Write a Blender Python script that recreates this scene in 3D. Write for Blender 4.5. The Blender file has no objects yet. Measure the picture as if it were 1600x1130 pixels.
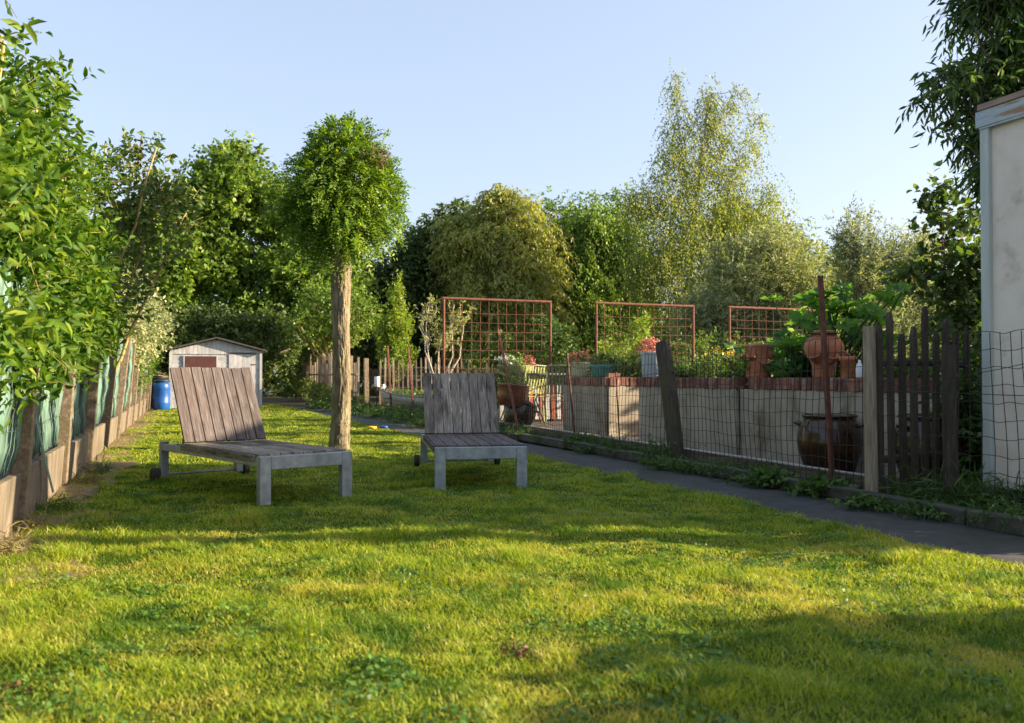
import bpy, math, random
import numpy as np
from mathutils import Vector, Matrix

SC = bpy.context.scene
COL = SC.collection
R = math.radians

# ------------------------------------------------------------------ camera, sky, sun, exposure
cam = bpy.data.cameras.new('camera')
camo = bpy.data.objects.new('camera', cam)
COL.objects.link(camo)
camo.location = (0, 0, .95)
camo.rotation_euler = (R(90.947), 0, R(-20.15))
cam.sensor_width = 36
cam.lens = 31.32
cam.clip_start = .05
cam.clip_end = 500
cam.dof.use_dof = True
cam.dof.focus_distance = 8.2
cam.dof.aperture_fstop = 3.2
SC.camera = camo

SUN_EL, SUN_AZ = R(17.5), R(-18.0)
tosun = Vector((math.cos(SUN_AZ) * math.cos(SUN_EL), math.sin(SUN_AZ) * math.cos(SUN_EL), math.sin(SUN_EL)))
w = bpy.data.worlds.new('World')
SC.world = w
w.use_nodes = True
nt = w.node_tree
sky = nt.nodes.new('ShaderNodeTexSky')
sky.sky_type = 'NISHITA'
sky.sun_disc = False
sky.sun_elevation = SUN_EL
sky.sun_rotation = math.atan2(tosun.x, tosun.y)
sky.air_density = 1.0
sky.dust_density = 2.2
sky.ozone_density = 1.0
thin = nt.nodes.new('ShaderNodeMix')          # flat pale blue mixed into the sky colour to whiten it evenly
thin.data_type = 'RGBA'
tint = nt.nodes.new('ShaderNodeMix')
tint.data_type, tint.blend_type = 'RGBA', 'MULTIPLY'
tint.inputs[0].default_value = 1
tint.inputs[7].default_value = (1.24, 1.16, 1.26, 1)
nt.links.new(sky.outputs[0], tint.inputs[6])
thin.inputs[0].default_value = .5
thin.inputs[7].default_value = (2.55, 3.0, 3.55, 1)
nt.links.new(tint.outputs[2], thin.inputs[6])
nt.links.new(thin.outputs[2], nt.nodes['Background'].inputs[0])
nt.nodes['Background'].inputs[1].default_value = .08
sl = bpy.data.lights.new('sun', 'SUN')
sl.energy = 5.0
sl.angle = R(.5)
sl.color = (1, .80, .55)
so = bpy.data.objects.new('sun', sl)
COL.objects.link(so)
so.rotation_euler = (-tosun).to_track_quat('-Z', 'Y').to_euler()
so.location = (20, -8, 20)
SC.view_settings.view_transform = 'Standard'
SC.view_settings.look = 'None'
SC.view_settings.exposure = 1.8
SC.view_settings.gamma = 1
SC.view_settings.use_curve_mapping = False
SC.cycles.max_bounces = 8
SC.cycles.transparent_max_bounces = 8
SC.cycles.use_denoising = True


# ------------------------------------------------------------------ helpers: materials
def _n(nt, typ, **kw):
    n = nt.nodes.new(typ)
    for k, v in kw.items():
        setattr(n, k, v)
    return n


def _ramp(nt, fac, stops):
    r = _n(nt, 'ShaderNodeValToRGB')
    e = r.color_ramp.elements
    while len(e) < len(stops):
        e.new(.5)
    for i, (p, c) in enumerate(stops):
        e[i].position = p
        e[i].color = (*c, 1)
    nt.links.new(fac, r.inputs[0])
    return r.outputs[0]


def _noise(nt, scale, stretch=(1, 1, 1), detail=5, rough=.6, dist=0, island=False):
    tc = _n(nt, 'ShaderNodeTexCoord')
    mp = _n(nt, 'ShaderNodeMapping')
    mp.inputs['Scale'].default_value = stretch
    nt.links.new(tc.outputs['Object'], mp.inputs[0])
    if island:
        g = _n(nt, 'ShaderNodeNewGeometry')
        ml = _n(nt, 'ShaderNodeMath', operation='MULTIPLY')
        ml.inputs[1].default_value = 37.0
        nt.links.new(g.outputs['Random Per Island'], ml.inputs[0])
        nt.links.new(ml.outputs[0], mp.inputs['Location'])
    no = _n(nt, 'ShaderNodeTexNoise')
    no.inputs['Scale'].default_value = scale
    no.inputs['Detail'].default_value = detail
    no.inputs['Roughness'].default_value = rough
    no.inputs['Distortion'].default_value = dist
    nt.links.new(mp.outputs[0], no.inputs['Vector'])
    return no.outputs[0]


def _mix(nt, a, b, fac, mode='MIX'):
    m = _n(nt, 'ShaderNodeMix', data_type='RGBA', blend_type=mode)
    for s, v in ((m.inputs[6], a), (m.inputs[7], b), (m.inputs[0], fac)):
        if isinstance(v, (int, float)):
            s.default_value = v
        elif isinstance(v, tuple):
            s.default_value = (*v, 1)
        else:
            nt.links.new(v, s)
    return m.outputs[2]


def pm(name, stops, scale=6, stretch=(1, 1, 1), rough=.7, bump=.3, bscale=None, metal=0, rnd=.25, spec=.4, stain=None, dist=0, bdist=.004):
    """surface: noise through a colour ramp, brightness varied per loose piece, optional second large stain, bump"""
    m = bpy.data.materials.new(name)
    m.use_nodes = True
    nt = m.node_tree
    p = nt.nodes['Principled BSDF']
    n = _noise(nt, scale, stretch, 6, .62, dist, island=rnd > 0)
    c = _ramp(nt, n, stops)
    if stain:
        sc, sst, scol, lo, hi = stain
        f = _ramp(nt, _noise(nt, sc, sst, 5, .65), [(lo, (0, 0, 0)), (hi, (1, 1, 1))])
        c = _mix(nt, c, scol, f)
    if rnd:
        g = _n(nt, 'ShaderNodeNewGeometry')
        r = _ramp(nt, g.outputs['Random Per Island'], [(0, (1 - rnd,) * 3), (1, (1 + rnd * .5,) * 3)])
        c = _mix(nt, c, r, 1.0, 'MULTIPLY')
    nt.links.new(c, p.inputs['Base Color'])
    p.inputs['Roughness'].default_value = rough
    p.inputs['Metallic'].default_value = metal
    p.inputs['Specular IOR Level'].default_value = spec
    if bump:
        b = _n(nt, 'ShaderNodeBump')
        b.inputs['Strength'].default_value = bump
        b.inputs['Distance'].default_value = bdist
        nt.links.new(_noise(nt, bscale or scale * 2, stretch, 6, .7), b.inputs['Height'])
        nt.links.new(b.outputs[0], p.inputs['Normal'])
    return m


def leafm(name, c1, c2, tcol=None, trans=.38, rough=.5, nscale=.8, c3=None, spec=.35):
    m = bpy.data.materials.new(name)
    m.use_nodes = True
    nt = m.node_tree
    p = nt.nodes['Principled BSDF']
    g = _n(nt, 'ShaderNodeNewGeometry')
    c = _ramp(nt, g.outputs['Random Per Island'], [(0, c1), (.75, c2), (1, c3 or c2)])
    f = _ramp(nt, _noise(nt, nscale, detail=3), [(.35, (.72, .76, .8)), (.65, (1.18, 1.12, 1.0))])
    c = _mix(nt, c, f, 1.0, 'MULTIPLY')
    nt.links.new(c, p.inputs['Base Color'])
    p.inputs['Roughness'].default_value = rough
    p.inputs['Specular IOR Level'].default_value = spec
    t = _n(nt, 'ShaderNodeBsdfTranslucent')
    tc = _mix(nt, c, tcol or (1.7, 1.75, .8), 1.0, 'MULTIPLY')
    nt.links.new(tc, t.inputs[0])
    mx = _n(nt, 'ShaderNodeMixShader')
    mx.inputs[0].default_value = trans
    nt.links.new(p.outputs[0], mx.inputs[1])
    nt.links.new(t.outputs[0], mx.inputs[2])
    nt.links.new(mx.outputs[0], nt.nodes['Material Output'].inputs[0])
    return m


# ------------------------------------------------------------------ helpers: objects
def tag(o, label=None, cat=None, group=None, kind=None):
    for k, v in (('label', label), ('category', cat), ('group', group), ('kind', kind)):
        if v:
            o[k] = v
    return o


def thing(name, label, cat, loc=(0, 0, 0), rz=0, group=None):
    o = bpy.data.objects.new(name, None)
    COL.objects.link(o)
    o.empty_display_size = .1
    o.location = loc
    o.rotation_euler = (0, 0, rz)
    return tag(o, label, cat, group)


def copy_tree(o, parent=None):
    c = o.copy()
    COL.objects.link(c)
    if parent:
        c.parent = parent
    for ch in list(o.children):
        copy_tree(ch, c)
    return c


def link_mesh(name, me, mat, parent=None, bevel=0):
    o = bpy.data.objects.new(name, me)
    COL.objects.link(o)
    if mat:
        me.materials.append(mat)
    if parent:
        o.parent = parent
    if bevel:
        b = o.modifiers.new('bevel', 'BEVEL')
        b.width = bevel
        b.segments = 2
        b.limit_method = 'ANGLE'
    return o


class MB:
    def __init__(s):
        s.v = []
        s.f = []

    def add(s, vs, fs):
        k = len(s.v)
        s.v += [tuple(map(float, x)) for x in vs]
        s.f += [tuple(i + k for i in f) for f in fs]
        return s

    def box(s, c, size, M=None):
        """box of full size about c, turned by the 3x3 matrix M"""
        a, b, d = [x / 2 for x in size]
        vs = [Vector((x, y, z)) for x in (-a, a) for y in (-b, b) for z in (-d, d)]
        if M is not None:
            vs = [M @ q for q in vs]
        vs = [q + Vector(c) for q in vs]
        return s.add(vs, [(0, 1, 3, 2), (4, 6, 7, 5), (0, 4, 5, 1), (2, 3, 7, 6), (0, 2, 6, 4), (1, 5, 7, 3)])

    def tube(s, pts, rad, n=8, cap=True, flat=1.0):
        pts = [Vector(p) for p in pts]
        if isinstance(rad, (int, float)):
            rad = [rad] * len(pts)
        vs, fs = [], []
        up = None
        for i, p in enumerate(pts):
            t = (pts[min(i + 1, len(pts) - 1)] - pts[max(i - 1, 0)])
            t = t.normalized() if t.length > 1e-9 else Vector((0, 0, 1))
            if up is None:
                up = Vector((0, 0, 1)) if abs(t.z) < .9 else Vector((1, 0, 0))
            a = t.cross(up).normalized()
            b = a.cross(t).normalized()
            up = b
            for k in range(n):
                an = 2 * math.pi * (k + .5) / n
                vs.append(p + a * math.cos(an) * rad[i] + b * math.sin(an) * rad[i] * flat)
        for i in range(len(pts) - 1):
            for k in range(n):
                q = (k + 1) % n
                fs.append((i * n + k, i * n + q, (i + 1) * n + q, (i + 1) * n + k))
        if cap:
            fs.append(tuple(range(n))[::-1])
            fs.append(tuple(range((len(pts) - 1) * n, len(pts) * n)))
        return s.add(vs, fs)

    def lathe(s, prof, n=32, M=None, off=(0, 0, 0), sweep=None):
        vs, fs = [], []
        full = sweep is None
        cols = n if full else n + 1
        for r, z in prof:
            for k in range(cols):
                a = 2 * math.pi * k / n if full else sweep[0] + (sweep[1] - sweep[0]) * k / n
                q = Vector((r * math.cos(a), r * math.sin(a), z))
                if M is not None:
                    q = M @ q
                vs.append(q + Vector(off))
        for i in range(len(prof) - 1):
            for k in range(n):
                q = (k + 1) % cols
                fs.append((i * cols + k, i * cols + q, (i + 1) * cols + q, (i + 1) * cols + k))
        return s.add(vs, fs)

    def build(s, name, mat, parent=None, bevel=0, smooth=False):
        me = bpy.data.meshes.new(name)
        me.from_pydata(s.v, [], s.f)
        if smooth:
            me.polygons.foreach_set('use_smooth', [True] * len(me.polygons))
        me.update()
        return link_mesh(name, me, mat, parent, bevel)


def np_mesh(name, V, tris=None, faces=None, smooth=False):
    """mesh from arrays: faces = list of (F,k) index arrays"""
    me = bpy.data.meshes.new(name)
    V = np.ascontiguousarray(V, np.float32)
    me.vertices.add(len(V))
    me.vertices.foreach_set('co', V.ravel())
    loops = np.concatenate([f.ravel() for f in faces]).astype(np.int32)
    tot = np.concatenate([np.full(len(f), f.shape[1]) for f in faces]).astype(np.int32)
    st = np.concatenate([[0], np.cumsum(tot)[:-1]]).astype(np.int32)
    me.loops.add(len(loops))
    me.loops.foreach_set('vertex_index', loops)
    me.polygons.add(len(tot))
    me.polygons.foreach_set('loop_start', st)
    me.polygons.foreach_set('loop_total', tot)
    if smooth:
        me.polygons.foreach_set('use_smooth', np.ones(len(tot), bool))
    me.update(calc_edges=True)
    return me


def unit(a):
    return a / (np.linalg.norm(a, axis=-1, keepdims=True) + 1e-9)


# leaf shapes: (along, across, lift) and faces
T_FAR = (np.array([(0, 0, 0), (.45, .5, .06), (1, 0, 0), (.45, -.5, .06)]), [(0, 1, 2), (0, 2, 3)])
T_NEAR = (np.array([(0, 0, 0), (.3, .42, .07), (.32, 0, -.02), (.3, -.42, .07), (.68, .36, .02), (.7, 0, -.06), (.68, -.36, .02), (1, 0, -.2)]),
          [(0, 2, 1), (0, 3, 2), (1, 2, 5, 4), (2, 3, 6, 5), (4, 5, 7), (5, 6, 7)])
T_LANCE = (np.array([(0, 0, 0), (.35, .5, .05), (.35, -.5, .05), (.7, .36, -.05), (.7, -.36, -.05), (1, 0, -.22)]),
           [(0, 2, 1), (1, 2, 4, 3), (3, 4, 5)])
_a = [(0, .12), (.25, .75), (.6, .5), (.95, .85), (1.25, .55), (1.6, .95), (2, .55), (2.3, .85), (2.6, .5), (2.9, .72), (3.14, .12)]
_o = [(math.cos(math.pi - t) * r * .55 + .42, math.sin(math.pi - t) * r * .55) for t, r in _a]
_o = _o + [(x, -y) for x, y in _o[-2:0:-1]]
T_BROAD = (np.array([(.42, 0, -.06)] + [(x, y, .08 * math.sin(i * 2.1) + .05) for i, (x, y) in enumerate(_o)]),
           [(0, i + 1, (i + 1) % len(_o) + 1) for i in range(len(_o))])


def leaf_mesh(name, T, P, D, N, L, W, smooth=False):
    tv, tf = T
    D = unit(D)
    S = unit(np.cross(D, N))
    N = np.cross(S, D)
    L = np.broadcast_to(L, (len(P),))[:, None, None]
    W = np.broadcast_to(W, (len(P),))[:, None, None]
    V = P[:, None] + D[:, None] * (tv[None, :, 0:1] * L) + S[:, None] * (tv[None, :, 1:2] * W) + N[:, None] * (tv[None, :, 2:3] * L)
    k = len(tv)
    base = (np.arange(len(P)) * k)[:, None]
    faces = []
    for n in sorted({len(f) for f in tf}):
        fs = np.array([f for f in tf if len(f) == n])
        faces.append((base[:, :, None] + fs[None]).reshape(-1, n))
    return np_mesh(name, V.reshape(-1, 3), faces=faces, smooth=smooth)


def lobe_points(rng, lobes, n, rmin=.45, lump=.18):
    lobes = np.array(lobes, float)
    wgt = (lobes[:, 3] * lobes[:, 4] * lobes[:, 5]) ** (.72)
    k = rng.choice(len(lobes), n, p=wgt / wgt.sum())
    d = unit(rng.normal(size=(n, 3)))
    r = rmin + (1 - rmin) * rng.random(n) ** .6
    ph = rng.random((6, 3)) * 6.28
    q = sum(np.sin((d * (3 + 1.3 * i) + ph[i]).sum(1) + k * 1.7) for i in range(6)) / 6
    r = r * (1 + lump * 2 * q)
    P = lobes[k, :3] + d * r[:, None] * lobes[k, 3:6]
    return P, unit(d / lobes[k, 3:6]), k


def twig_leaves(rng, P, D, length, per, leaf, droop=.2, spread=.9, up=.6, jit=.35, leaf_droop=.2):
    """leaves set alternately along twigs that start at P and run along D"""
    n = len(P)
    t = (np.arange(per) + .6) / per
    t = t[None] + rng.uniform(-.3, .3, (n, per)) / per
    ln = (length * rng.uniform(.6, 1.3, n))[:, None, None]
    dn = np.array([0, 0, -1.])
    pos = P[:, None] + D[:, None] * ln * t[..., None] + dn * droop * ln * (t[..., None] ** 2)
    ax = unit(D[:, None] + 2 * dn * droop * t[..., None])
    rv = unit(rng.normal(size=(n, 1, 3)) * .7 + np.array([0, 0, 1.]))
    side = unit(np.cross(ax, np.broadcast_to(rv, ax.shape)))
    sg = np.where(np.arange(per) % 2 == 0, 1., -1.)[None, :, None]
    d = ax * (1 - spread * .45) + side * sg * spread + rng.normal(size=pos.shape) * jit + dn * leaf_droop
    nrm = rng.normal(size=pos.shape) * .7 + np.array([0, 0, up])
    L = leaf * rng.uniform(.65, 1.2, (n, per))
    return pos.reshape(-1, 3), unit(d).reshape(-1, 3), unit(nrm).reshape(-1, 3), L.ravel()


def curve_pts(a, b, bend, n=6, rng=None, wob=0):
    a, b = np.array(a, float), np.array(b, float)
    out = []
    for i in range(n + 1):
        t = i / n
        p = a + (b - a) * t + np.array(bend) * math.sin(math.pi * t)
        if rng is not None and 0 < i < n:
            p = p + rng.normal(size=3) * wob
        out.append(p)
    return out


def plant(name, label, cat, base, lobes, leafmat, bark, n, per, tlen, leaf, wide, T=T_FAR, trunk=None, tr=(.15, .08), limbs=0, droop=.2,
          leaf_droop=.2, out=1., upd=.3, spread=.9, seed=1, group=None, rmin=.45, lump=.18, zmin=.1, twigs=0, twig_r=.004, smooth=False,
          stems=None, parts=('trunk', 'crown'), stem_r=.012, jit=.35, keep=None):
    """a woody plant: trunk with limbs into each lobe of the crown, and a crown of separate leaves on twigs"""
    rng = np.random.default_rng(seed)
    base = np.array(base, float)
    root = thing(name, label, cat, tuple(base), 0, group)
    P, o, k = lobe_points(rng, lobes, n, rmin, lump)
    if keep is not None:
        ok = keep(P, rng)
        P, o, k = P[ok], o[ok], k[ok]
    D = unit(o * out + rng.normal(size=P.shape) * .55 + np.array([0, 0, upd]))
    lp, ld, ln, L = twig_leaves(rng, P - D * tlen * .4, D, tlen, per, leaf, droop, spread, jit=jit, leaf_droop=leaf_droop)
    ok = lp[:, 2] > zmin
    me = leaf_mesh(parts[1], T, lp[ok] - base, ld[ok], ln[ok], L[ok], L[ok] * wide, smooth)
    link_mesh(parts[1], me, leafmat, root)
    m = MB()
    if trunk:
        tp = [np.array(p, float) - base for p in trunk]
        m.tube(tp, list(np.linspace(tr[0], tr[1], len(tp))), 10)
    if trunk and limbs:
        LB = np.array(lobes, float)
        for i in range(limbs):
            lb = LB[i % len(LB)]
            j = rng.integers(max(1, len(tp) // 2), len(tp))
            e = lb[:3] - base + rng.normal(size=3) * lb[3:6] * .3
            r0 = tr[1] * .75
            bp = curve_pts(tp[j], e, (0, 0, -.08 * np.linalg.norm(e - tp[j])), 6, rng, .03 * np.linalg.norm(e - tp[j]))
            m.tube(bp, list(np.linspace(r0, r0 * .3, 7)), 6)
            for _ in range(5):
                q = bp[rng.integers(3, 7)]
                e2 = lb[:3] - base + unit(rng.normal(size=3)) * lb[3:6] * .85
                m.tube(curve_pts(q, e2, (0, 0, -.06), 4, rng, .04), list(np.linspace(r0 * .3, r0 * .08, 5)), 5)
    for s_ in (stems or []):
        m.tube([np.array(p, float) - base for p in s_], list(np.linspace(stem_r, stem_r * .35, len(s_))), 6)
    for i in range(min(twigs, len(P))):
        a = P[i] - D[i] * tlen * .5 - base
        pts = [a + D[i] * tlen * 1.05 * t + np.array([0, 0, -1]) * droop * tlen * t * t for t in (0, .33, .66, 1)]
        m.tube(pts, [twig_r, twig_r * .8, twig_r * .6, twig_r * .3], 4, cap=False)
    if m.v:
        m.build(parts[0], bark, root, smooth=True)
    return root


def rotz(a):
    return Matrix.Rotation(a, 3, 'Z')


def basis(x, y, z):
    return Matrix((x, y, z)).transposed()


# ------------------------------------------------------------------ materials
M_GROUND = pm('soil', [(.3, (.05, .04, .022)), (.7, (.1, .085, .05))], 3, rnd=0, bump=.6, bscale=30, bdist=.02)
M_TERR = pm('gravelly_soil', [(.3, (.045, .04, .034)), (.55, (.085, .075, .062)), (.75, (.13, .12, .1))], 22, rnd=0, bump=.8, bscale=60, bdist=.012)
M_LAWN = pm('lawn_soil', [(.3, (.035, .06, .012)), (.55, (.06, .09, .018)), (.75, (.1, .1, .03))], 2.2, rnd=0, bump=.5, bscale=40, bdist=.02, rough=1, spec=0)
M_DIRT = pm('dry_thatch', [(.3, (.11, .075, .04)), (.7, (.24, .17, .09))], 14, rnd=0, bump=.8, bscale=60, bdist=.012)
M_PATH = pm('worn_asphalt_path', [(.25, (.028, .029, .028)), (.5, (.05, .05, .047)), (.8, (.085, .083, .075))], 6, rnd=0, bump=.7, bscale=50, rough=.9,
            stain=(1.6, (1, 1, 1), (.03, .036, .02), .5, .68), bdist=.01)
M_KERB = pm('old_concrete_kerb', [(.3, (.04, .038, .028)), (.7, (.1, .092, .075))], 9, rnd=.3, bump=.8, bscale=30, bdist=.012,
            stain=(3, (1, 1, 1), (.035, .045, .018), .48, .62))
M_CONC = pm('stained_fence_concrete', [(.25, (.1, .08, .055)), (.5, (.19, .155, .11)), (.8, (.3, .255, .19))], 6, (1, 1, .35), rnd=.3, bump=.6, bscale=26, bdist=.008,
            stain=(4, (1, 2.2, .35), (.085, .075, .055), .5, .68))
M_POST = pm('rough_concrete_post', [(.3, (.1, .075, .05)), (.55, (.2, .155, .105)), (.75, (.38, .31, .22))], 30, rnd=.15, bump=.9, bscale=70, bdist=.008,
            stain=(3, (1, 1, .6), (.12, .1, .045), .52, .7))
M_SLATG = pm('faded_green_plastic', [(.3, (.085, .17, .135)), (.6, (.14, .24, .195)), (.8, (.21, .3, .25))], 3, (1, 1, .4), rough=.5, rnd=.45, bump=.15, spec=.35)
M_WIREG = pm('green_wire', [(.3, (.03, .07, .04)), (.7, (.05, .1, .06))], 8, rough=.5, rnd=0, bump=0)
M_TEAK = pm('silvered_teak', [(.28, (.035, .029, .026)), (.43, (.09, .074, .07)), (.58, (.145, .124, .122)), (.76, (.26, .23, .225))], 9, (9, .55, 9), rough=.8, rnd=.22, bump=.5, bscale=26, bdist=.004,
            stain=(2.2, (1.5, .4, 1), (.09, .06, .05), .52, .75), spec=.2, dist=.6)
M_TEAKL = pm('lightened_weathered_teak', [(.28, (.06, .05, .042)), (.44, (.2, .172, .148)), (.58, (.32, .28, .245)), (.76, (.52, .47, .41))], 7, (9, .7, 9), rough=.85, rnd=.4, bump=.6, bscale=26, bdist=.004,  # teak copy lightened in colour for the boards lying in shade
             stain=(2.5, (1.5, .5, 1), (.06, .05, .04), .5, .66), spec=.2, dist=.8)
M_GALV = pm('galvanised_steel', [(.3, (.2, .235, .26)), (.5, (.27, .31, .335)), (.7, (.36, .4, .42))], 14, rough=.5, rnd=.08, bump=.06, metal=.55, spec=.5,
            stain=(3, (1, 1, 1), (.22, .2, .17), .6, .8))
M_RUBBER = pm('worn_rubber', [(.3, (.02, .018, .016)), (.7, (.06, .05, .045))], 12, rnd=0, bump=.3)
M_BARKR = pm('furrowed_bark', [(.3, (.065, .05, .032)), (.5, (.17, .14, .085)), (.7, (.31, .265, .165))], 16, (1, 1, .22), rnd=0, bump=.9, bscale=34, bdist=.015, rough=.9, dist=1.0)
M_BARK = pm('grey_bark', [(.3, (.06, .05, .035)), (.7, (.17, .14, .1))], 9, (1, 1, .3), rnd=0, bump=.6)
M_BARKB = pm('birch_bark', [(.32, (.06, .055, .05)), (.42, (.42, .4, .36)), (.7, (.55, .53, .48))], 4, (1, 1, 2.2), rnd=0, bump=.3)
M_STEM = pm('yellow_lichen_bark', [(.3, (.17, .12, .05)), (.7, (.4, .31, .11))], 12, (1, 1, .4), rnd=0, bump=.5)
M_TWIG = pm('brown_twig', [(.3, (.1, .06, .03)), (.7, (.22, .13, .06))], 12, rnd=0, bump=0)
M_LICH = pm('pale_lichen_bark', [(.3, (.25, .22, .17)), (.7, (.5, .46, .37))], 12, rnd=0, bump=.3)
M_WHITEW = pm('old_white_paint', [(.3, (.27, .28, .3)), (.55, (.42, .43, .45)), (.8, (.5, .51, .53))], 7, (1, 1, .4), rnd=.12, bump=.3, rough=.6,
              stain=(2.2, (1, 1, .35), (.27, .26, .23), .54, .76))
M_BROWNP = pm('brown_painted_board', [(.3, (.05, .018, .014)), (.7, (.085, .028, .022))], 6, rnd=0, bump=.2)
M_ROOFF = pm('dark_roof_felt', [(.3, (.03, .027, .025)), (.7, (.075, .065, .055))], 10, rnd=0, bump=.6)
M_BLUE = pm('blue_plastic', [(.3, (.008, .06, .24)), (.7, (.012, .09, .32))], 3, rnd=0, bump=.1, rough=.4)
M_BLACK = pm('black_plastic', [(.3, (.012, .012, .013)), (.7, (.03, .03, .03))], 5, rnd=0, bump=.2, rough=.5)
M_WALLP = pm('pale_plastered_panel', [(.25, (.55, .47, .4)), (.5, (.67, .59, .52)), (.8, (.74, .66, .58))], 3.5, rnd=0, bump=.5, bscale=14, rough=.85,
             stain=(2.9, (1, 1, 1), (.36, .31, .25), .56, .74))
M_TRIMG = pm('grey_green_trim', [(.3, (.38, .42, .4)), (.7, (.5, .54, .52))], 10, (1, 1, .15), rnd=.1, bump=.5)
M_FASC = pm('peeling_blue_fascia', [(.4, (.28, .34, .4)), (.5, (.4, .46, .5)), (.62, (.3, .18, .11))], 7, (1, .25, 3), rnd=.1, bump=.5)
M_ROOFT = pm('brown_roof_edge', [(.3, (.2, .12, .09)), (.7, (.34, .24, .2))], 9, (1, .3, 2), rnd=.1, bump=.5)
M_PLANTER = pm('weathered_cement_board', [(.25, (.23, .195, .14)), (.5, (.36, .315, .24)), (.8, (.46, .41, .32))], 2.6, (1, 1, .8), rnd=.25, bump=.5, bscale=30, rough=.9,
               stain=(1.8, (1, 1.3, .9), (.16, .125, .08), .5, .68))
M_BRICK = pm('old_red_brick', [(.3, (.15, .06, .042)), (.55, (.28, .12, .08)), (.75, (.36, .22, .17))], 12, rnd=.6, bump=.6, bscale=40, bdist=.006, rough=.9,
             stain=(7, (1, 1, 1), (.24, .215, .18), .54, .7))
M_BOARDW = pm('weathered_edging_board', [(.3, (.07, .05, .035)), (.7, (.2, .155, .115))], 8, (8, .5, 8), rnd=.25, bump=.5)
M_CONCL = pm('pale_concrete_edge', [(.3, (.28, .26, .23)), (.7, (.42, .39, .34))], 9, rnd=.15, bump=.4)
M_RUST = pm('rusty_red_steel', [(.3, (.085, .03, .018)), (.55, (.17, .062, .036)), (.8, (.24, .11, .065))], 14, rnd=.1, bump=.4, rough=.8)
M_RUSTD = pm('dark_rusty_steel', [(.3, (.06, .022, .014)), (.6, (.14, .05, .028)), (.8, (.22, .1, .06))], 18, rnd=.1, bump=.5, rough=.8)
M_WIRE = pm('dull_steel_wire', [(.3, (.02, .019, .017)), (.7, (.05, .047, .04))], 10, rnd=.3, bump=0, rough=.6, metal=.2)
M_WOODP = pm('grey_weathered_wood', [(.3, (.14, .11, .08)), (.55, (.28, .225, .16)), (.8, (.42, .34, .245))], 10, (6, 6, .45), rnd=.4, bump=.7, bscale=24, bdist=.006, rough=.9, dist=.5)
M_WOODD = pm('dark_weathered_wood', [(.3, (.03, .025, .018)), (.55, (.065, .052, .037)), (.8, (.12, .098, .07))], 10, (6, 6, .45), rnd=.3, bump=.8, bscale=24, bdist=.008, rough=.9, dist=.5,
             stain=(3, (1, 1, .5), (.07, .07, .028), .55, .75))
M_TERRA = pm('terracotta', [(.3, (.3, .105, .05)), (.55, (.44, .17, .085)), (.8, (.5, .25, .15))], 9, rnd=.08, bump=.35, rough=.85,
             stain=(6, (1, 1, .6), (.5, .4, .33), .58, .74))
M_GLAZE = pm('brown_salt_glaze', [(.3, (.02, .01, .006)), (.55, (.05, .022, .01)), (.8, (.1, .048, .02))], 5, (1, 1, 1.6), rnd=.1, bump=.12, rough=.16, spec=.6)
M_GLAZER = pm('lit_red_brown_glaze', [(.3, (.12, .04, .018)), (.6, (.22, .075, .032)), (.8, (.28, .11, .05))], 5, (1, 1, 1.6), rnd=.1, bump=.12, rough=.2, spec=.6)  # red brown glaze brightened to stand in for light on the upper pot
M_CREAM = pm('cream_green_enamel', [(.3, (.5, .53, .33)), (.7, (.62, .64, .43))], 5, rnd=0, bump=.15, rough=.5)
M_TEAL = pm('teal_enamel', [(.3, (.04, .22, .2)), (.7, (.07, .32, .28))], 5, rnd=0, bump=.1, rough=.4)
M_PALEB = pm('pale_blue_enamel', [(.3, (.42, .5, .56)), (.7, (.55, .62, .66))], 6, rnd=0, bump=.1, rough=.5, stain=(6, (1, 1, 1), (.3, .25, .2), .66, .8))
M_OLIVEP = pm('olive_plastic', [(.3, (.22, .25, .09)), (.7, (.34, .36, .15))], 5, rnd=0, bump=.1)
M_CHAIR = pm('yellow_green_painted_metal', [(.3, (.22, .26, .08)), (.6, (.36, .4, .15)), (.8, (.34, .3, .16))], 10, rnd=.15, bump=.2, rough=.55)
M_CHAIRD = pm('dark_green_painted_metal', [(.3, (.12, .15, .07)), (.7, (.22, .25, .13))], 10, rnd=.15, bump=.2, rough=.5)
M_TABLE = pm('dark_table_metal', [(.3, (.035, .037, .03)), (.7, (.09, .09, .075))], 9, rnd=.1, bump=.3)
M_REDW = pm('red_painted_slat', [(.3, (.24, .05, .03)), (.7, (.4, .12, .07))], 8, (4, 4, .5), rnd=.4, bump=.4)
M_BOAT = pm('faded_boat_paint', [(.3, (.5, .5, .43)), (.55, (.62, .61, .53)), (.8, (.68, .66, .58))], 5, (1, 1, 1.6), rnd=.1, bump=.4, stain=(4, (1, 1, 1), (.36, .3, .22), .6, .78))
M_WHITEP = pm('white_plastic', [(.3, (.66, .67, .68)), (.7, (.75, .76, .77))], 5, rnd=0, bump=.05, rough=.45)
M_YEL = pm('yellow_plastic', [(.3, (.6, .4, .03)), (.7, (.7, .48, .05))], 5, rnd=0, bump=.05)
M_STONE = pm('grey_stone', [(.3, (.14, .13, .12)), (.7, (.3, .28, .25))], 9, rnd=.2, bump=.5)
M_DEAD = pm('dead_leaf', [(.3, (.09, .045, .022)), (.7, (.18, .1, .05))], 14, rnd=.3, bump=.2)

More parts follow.
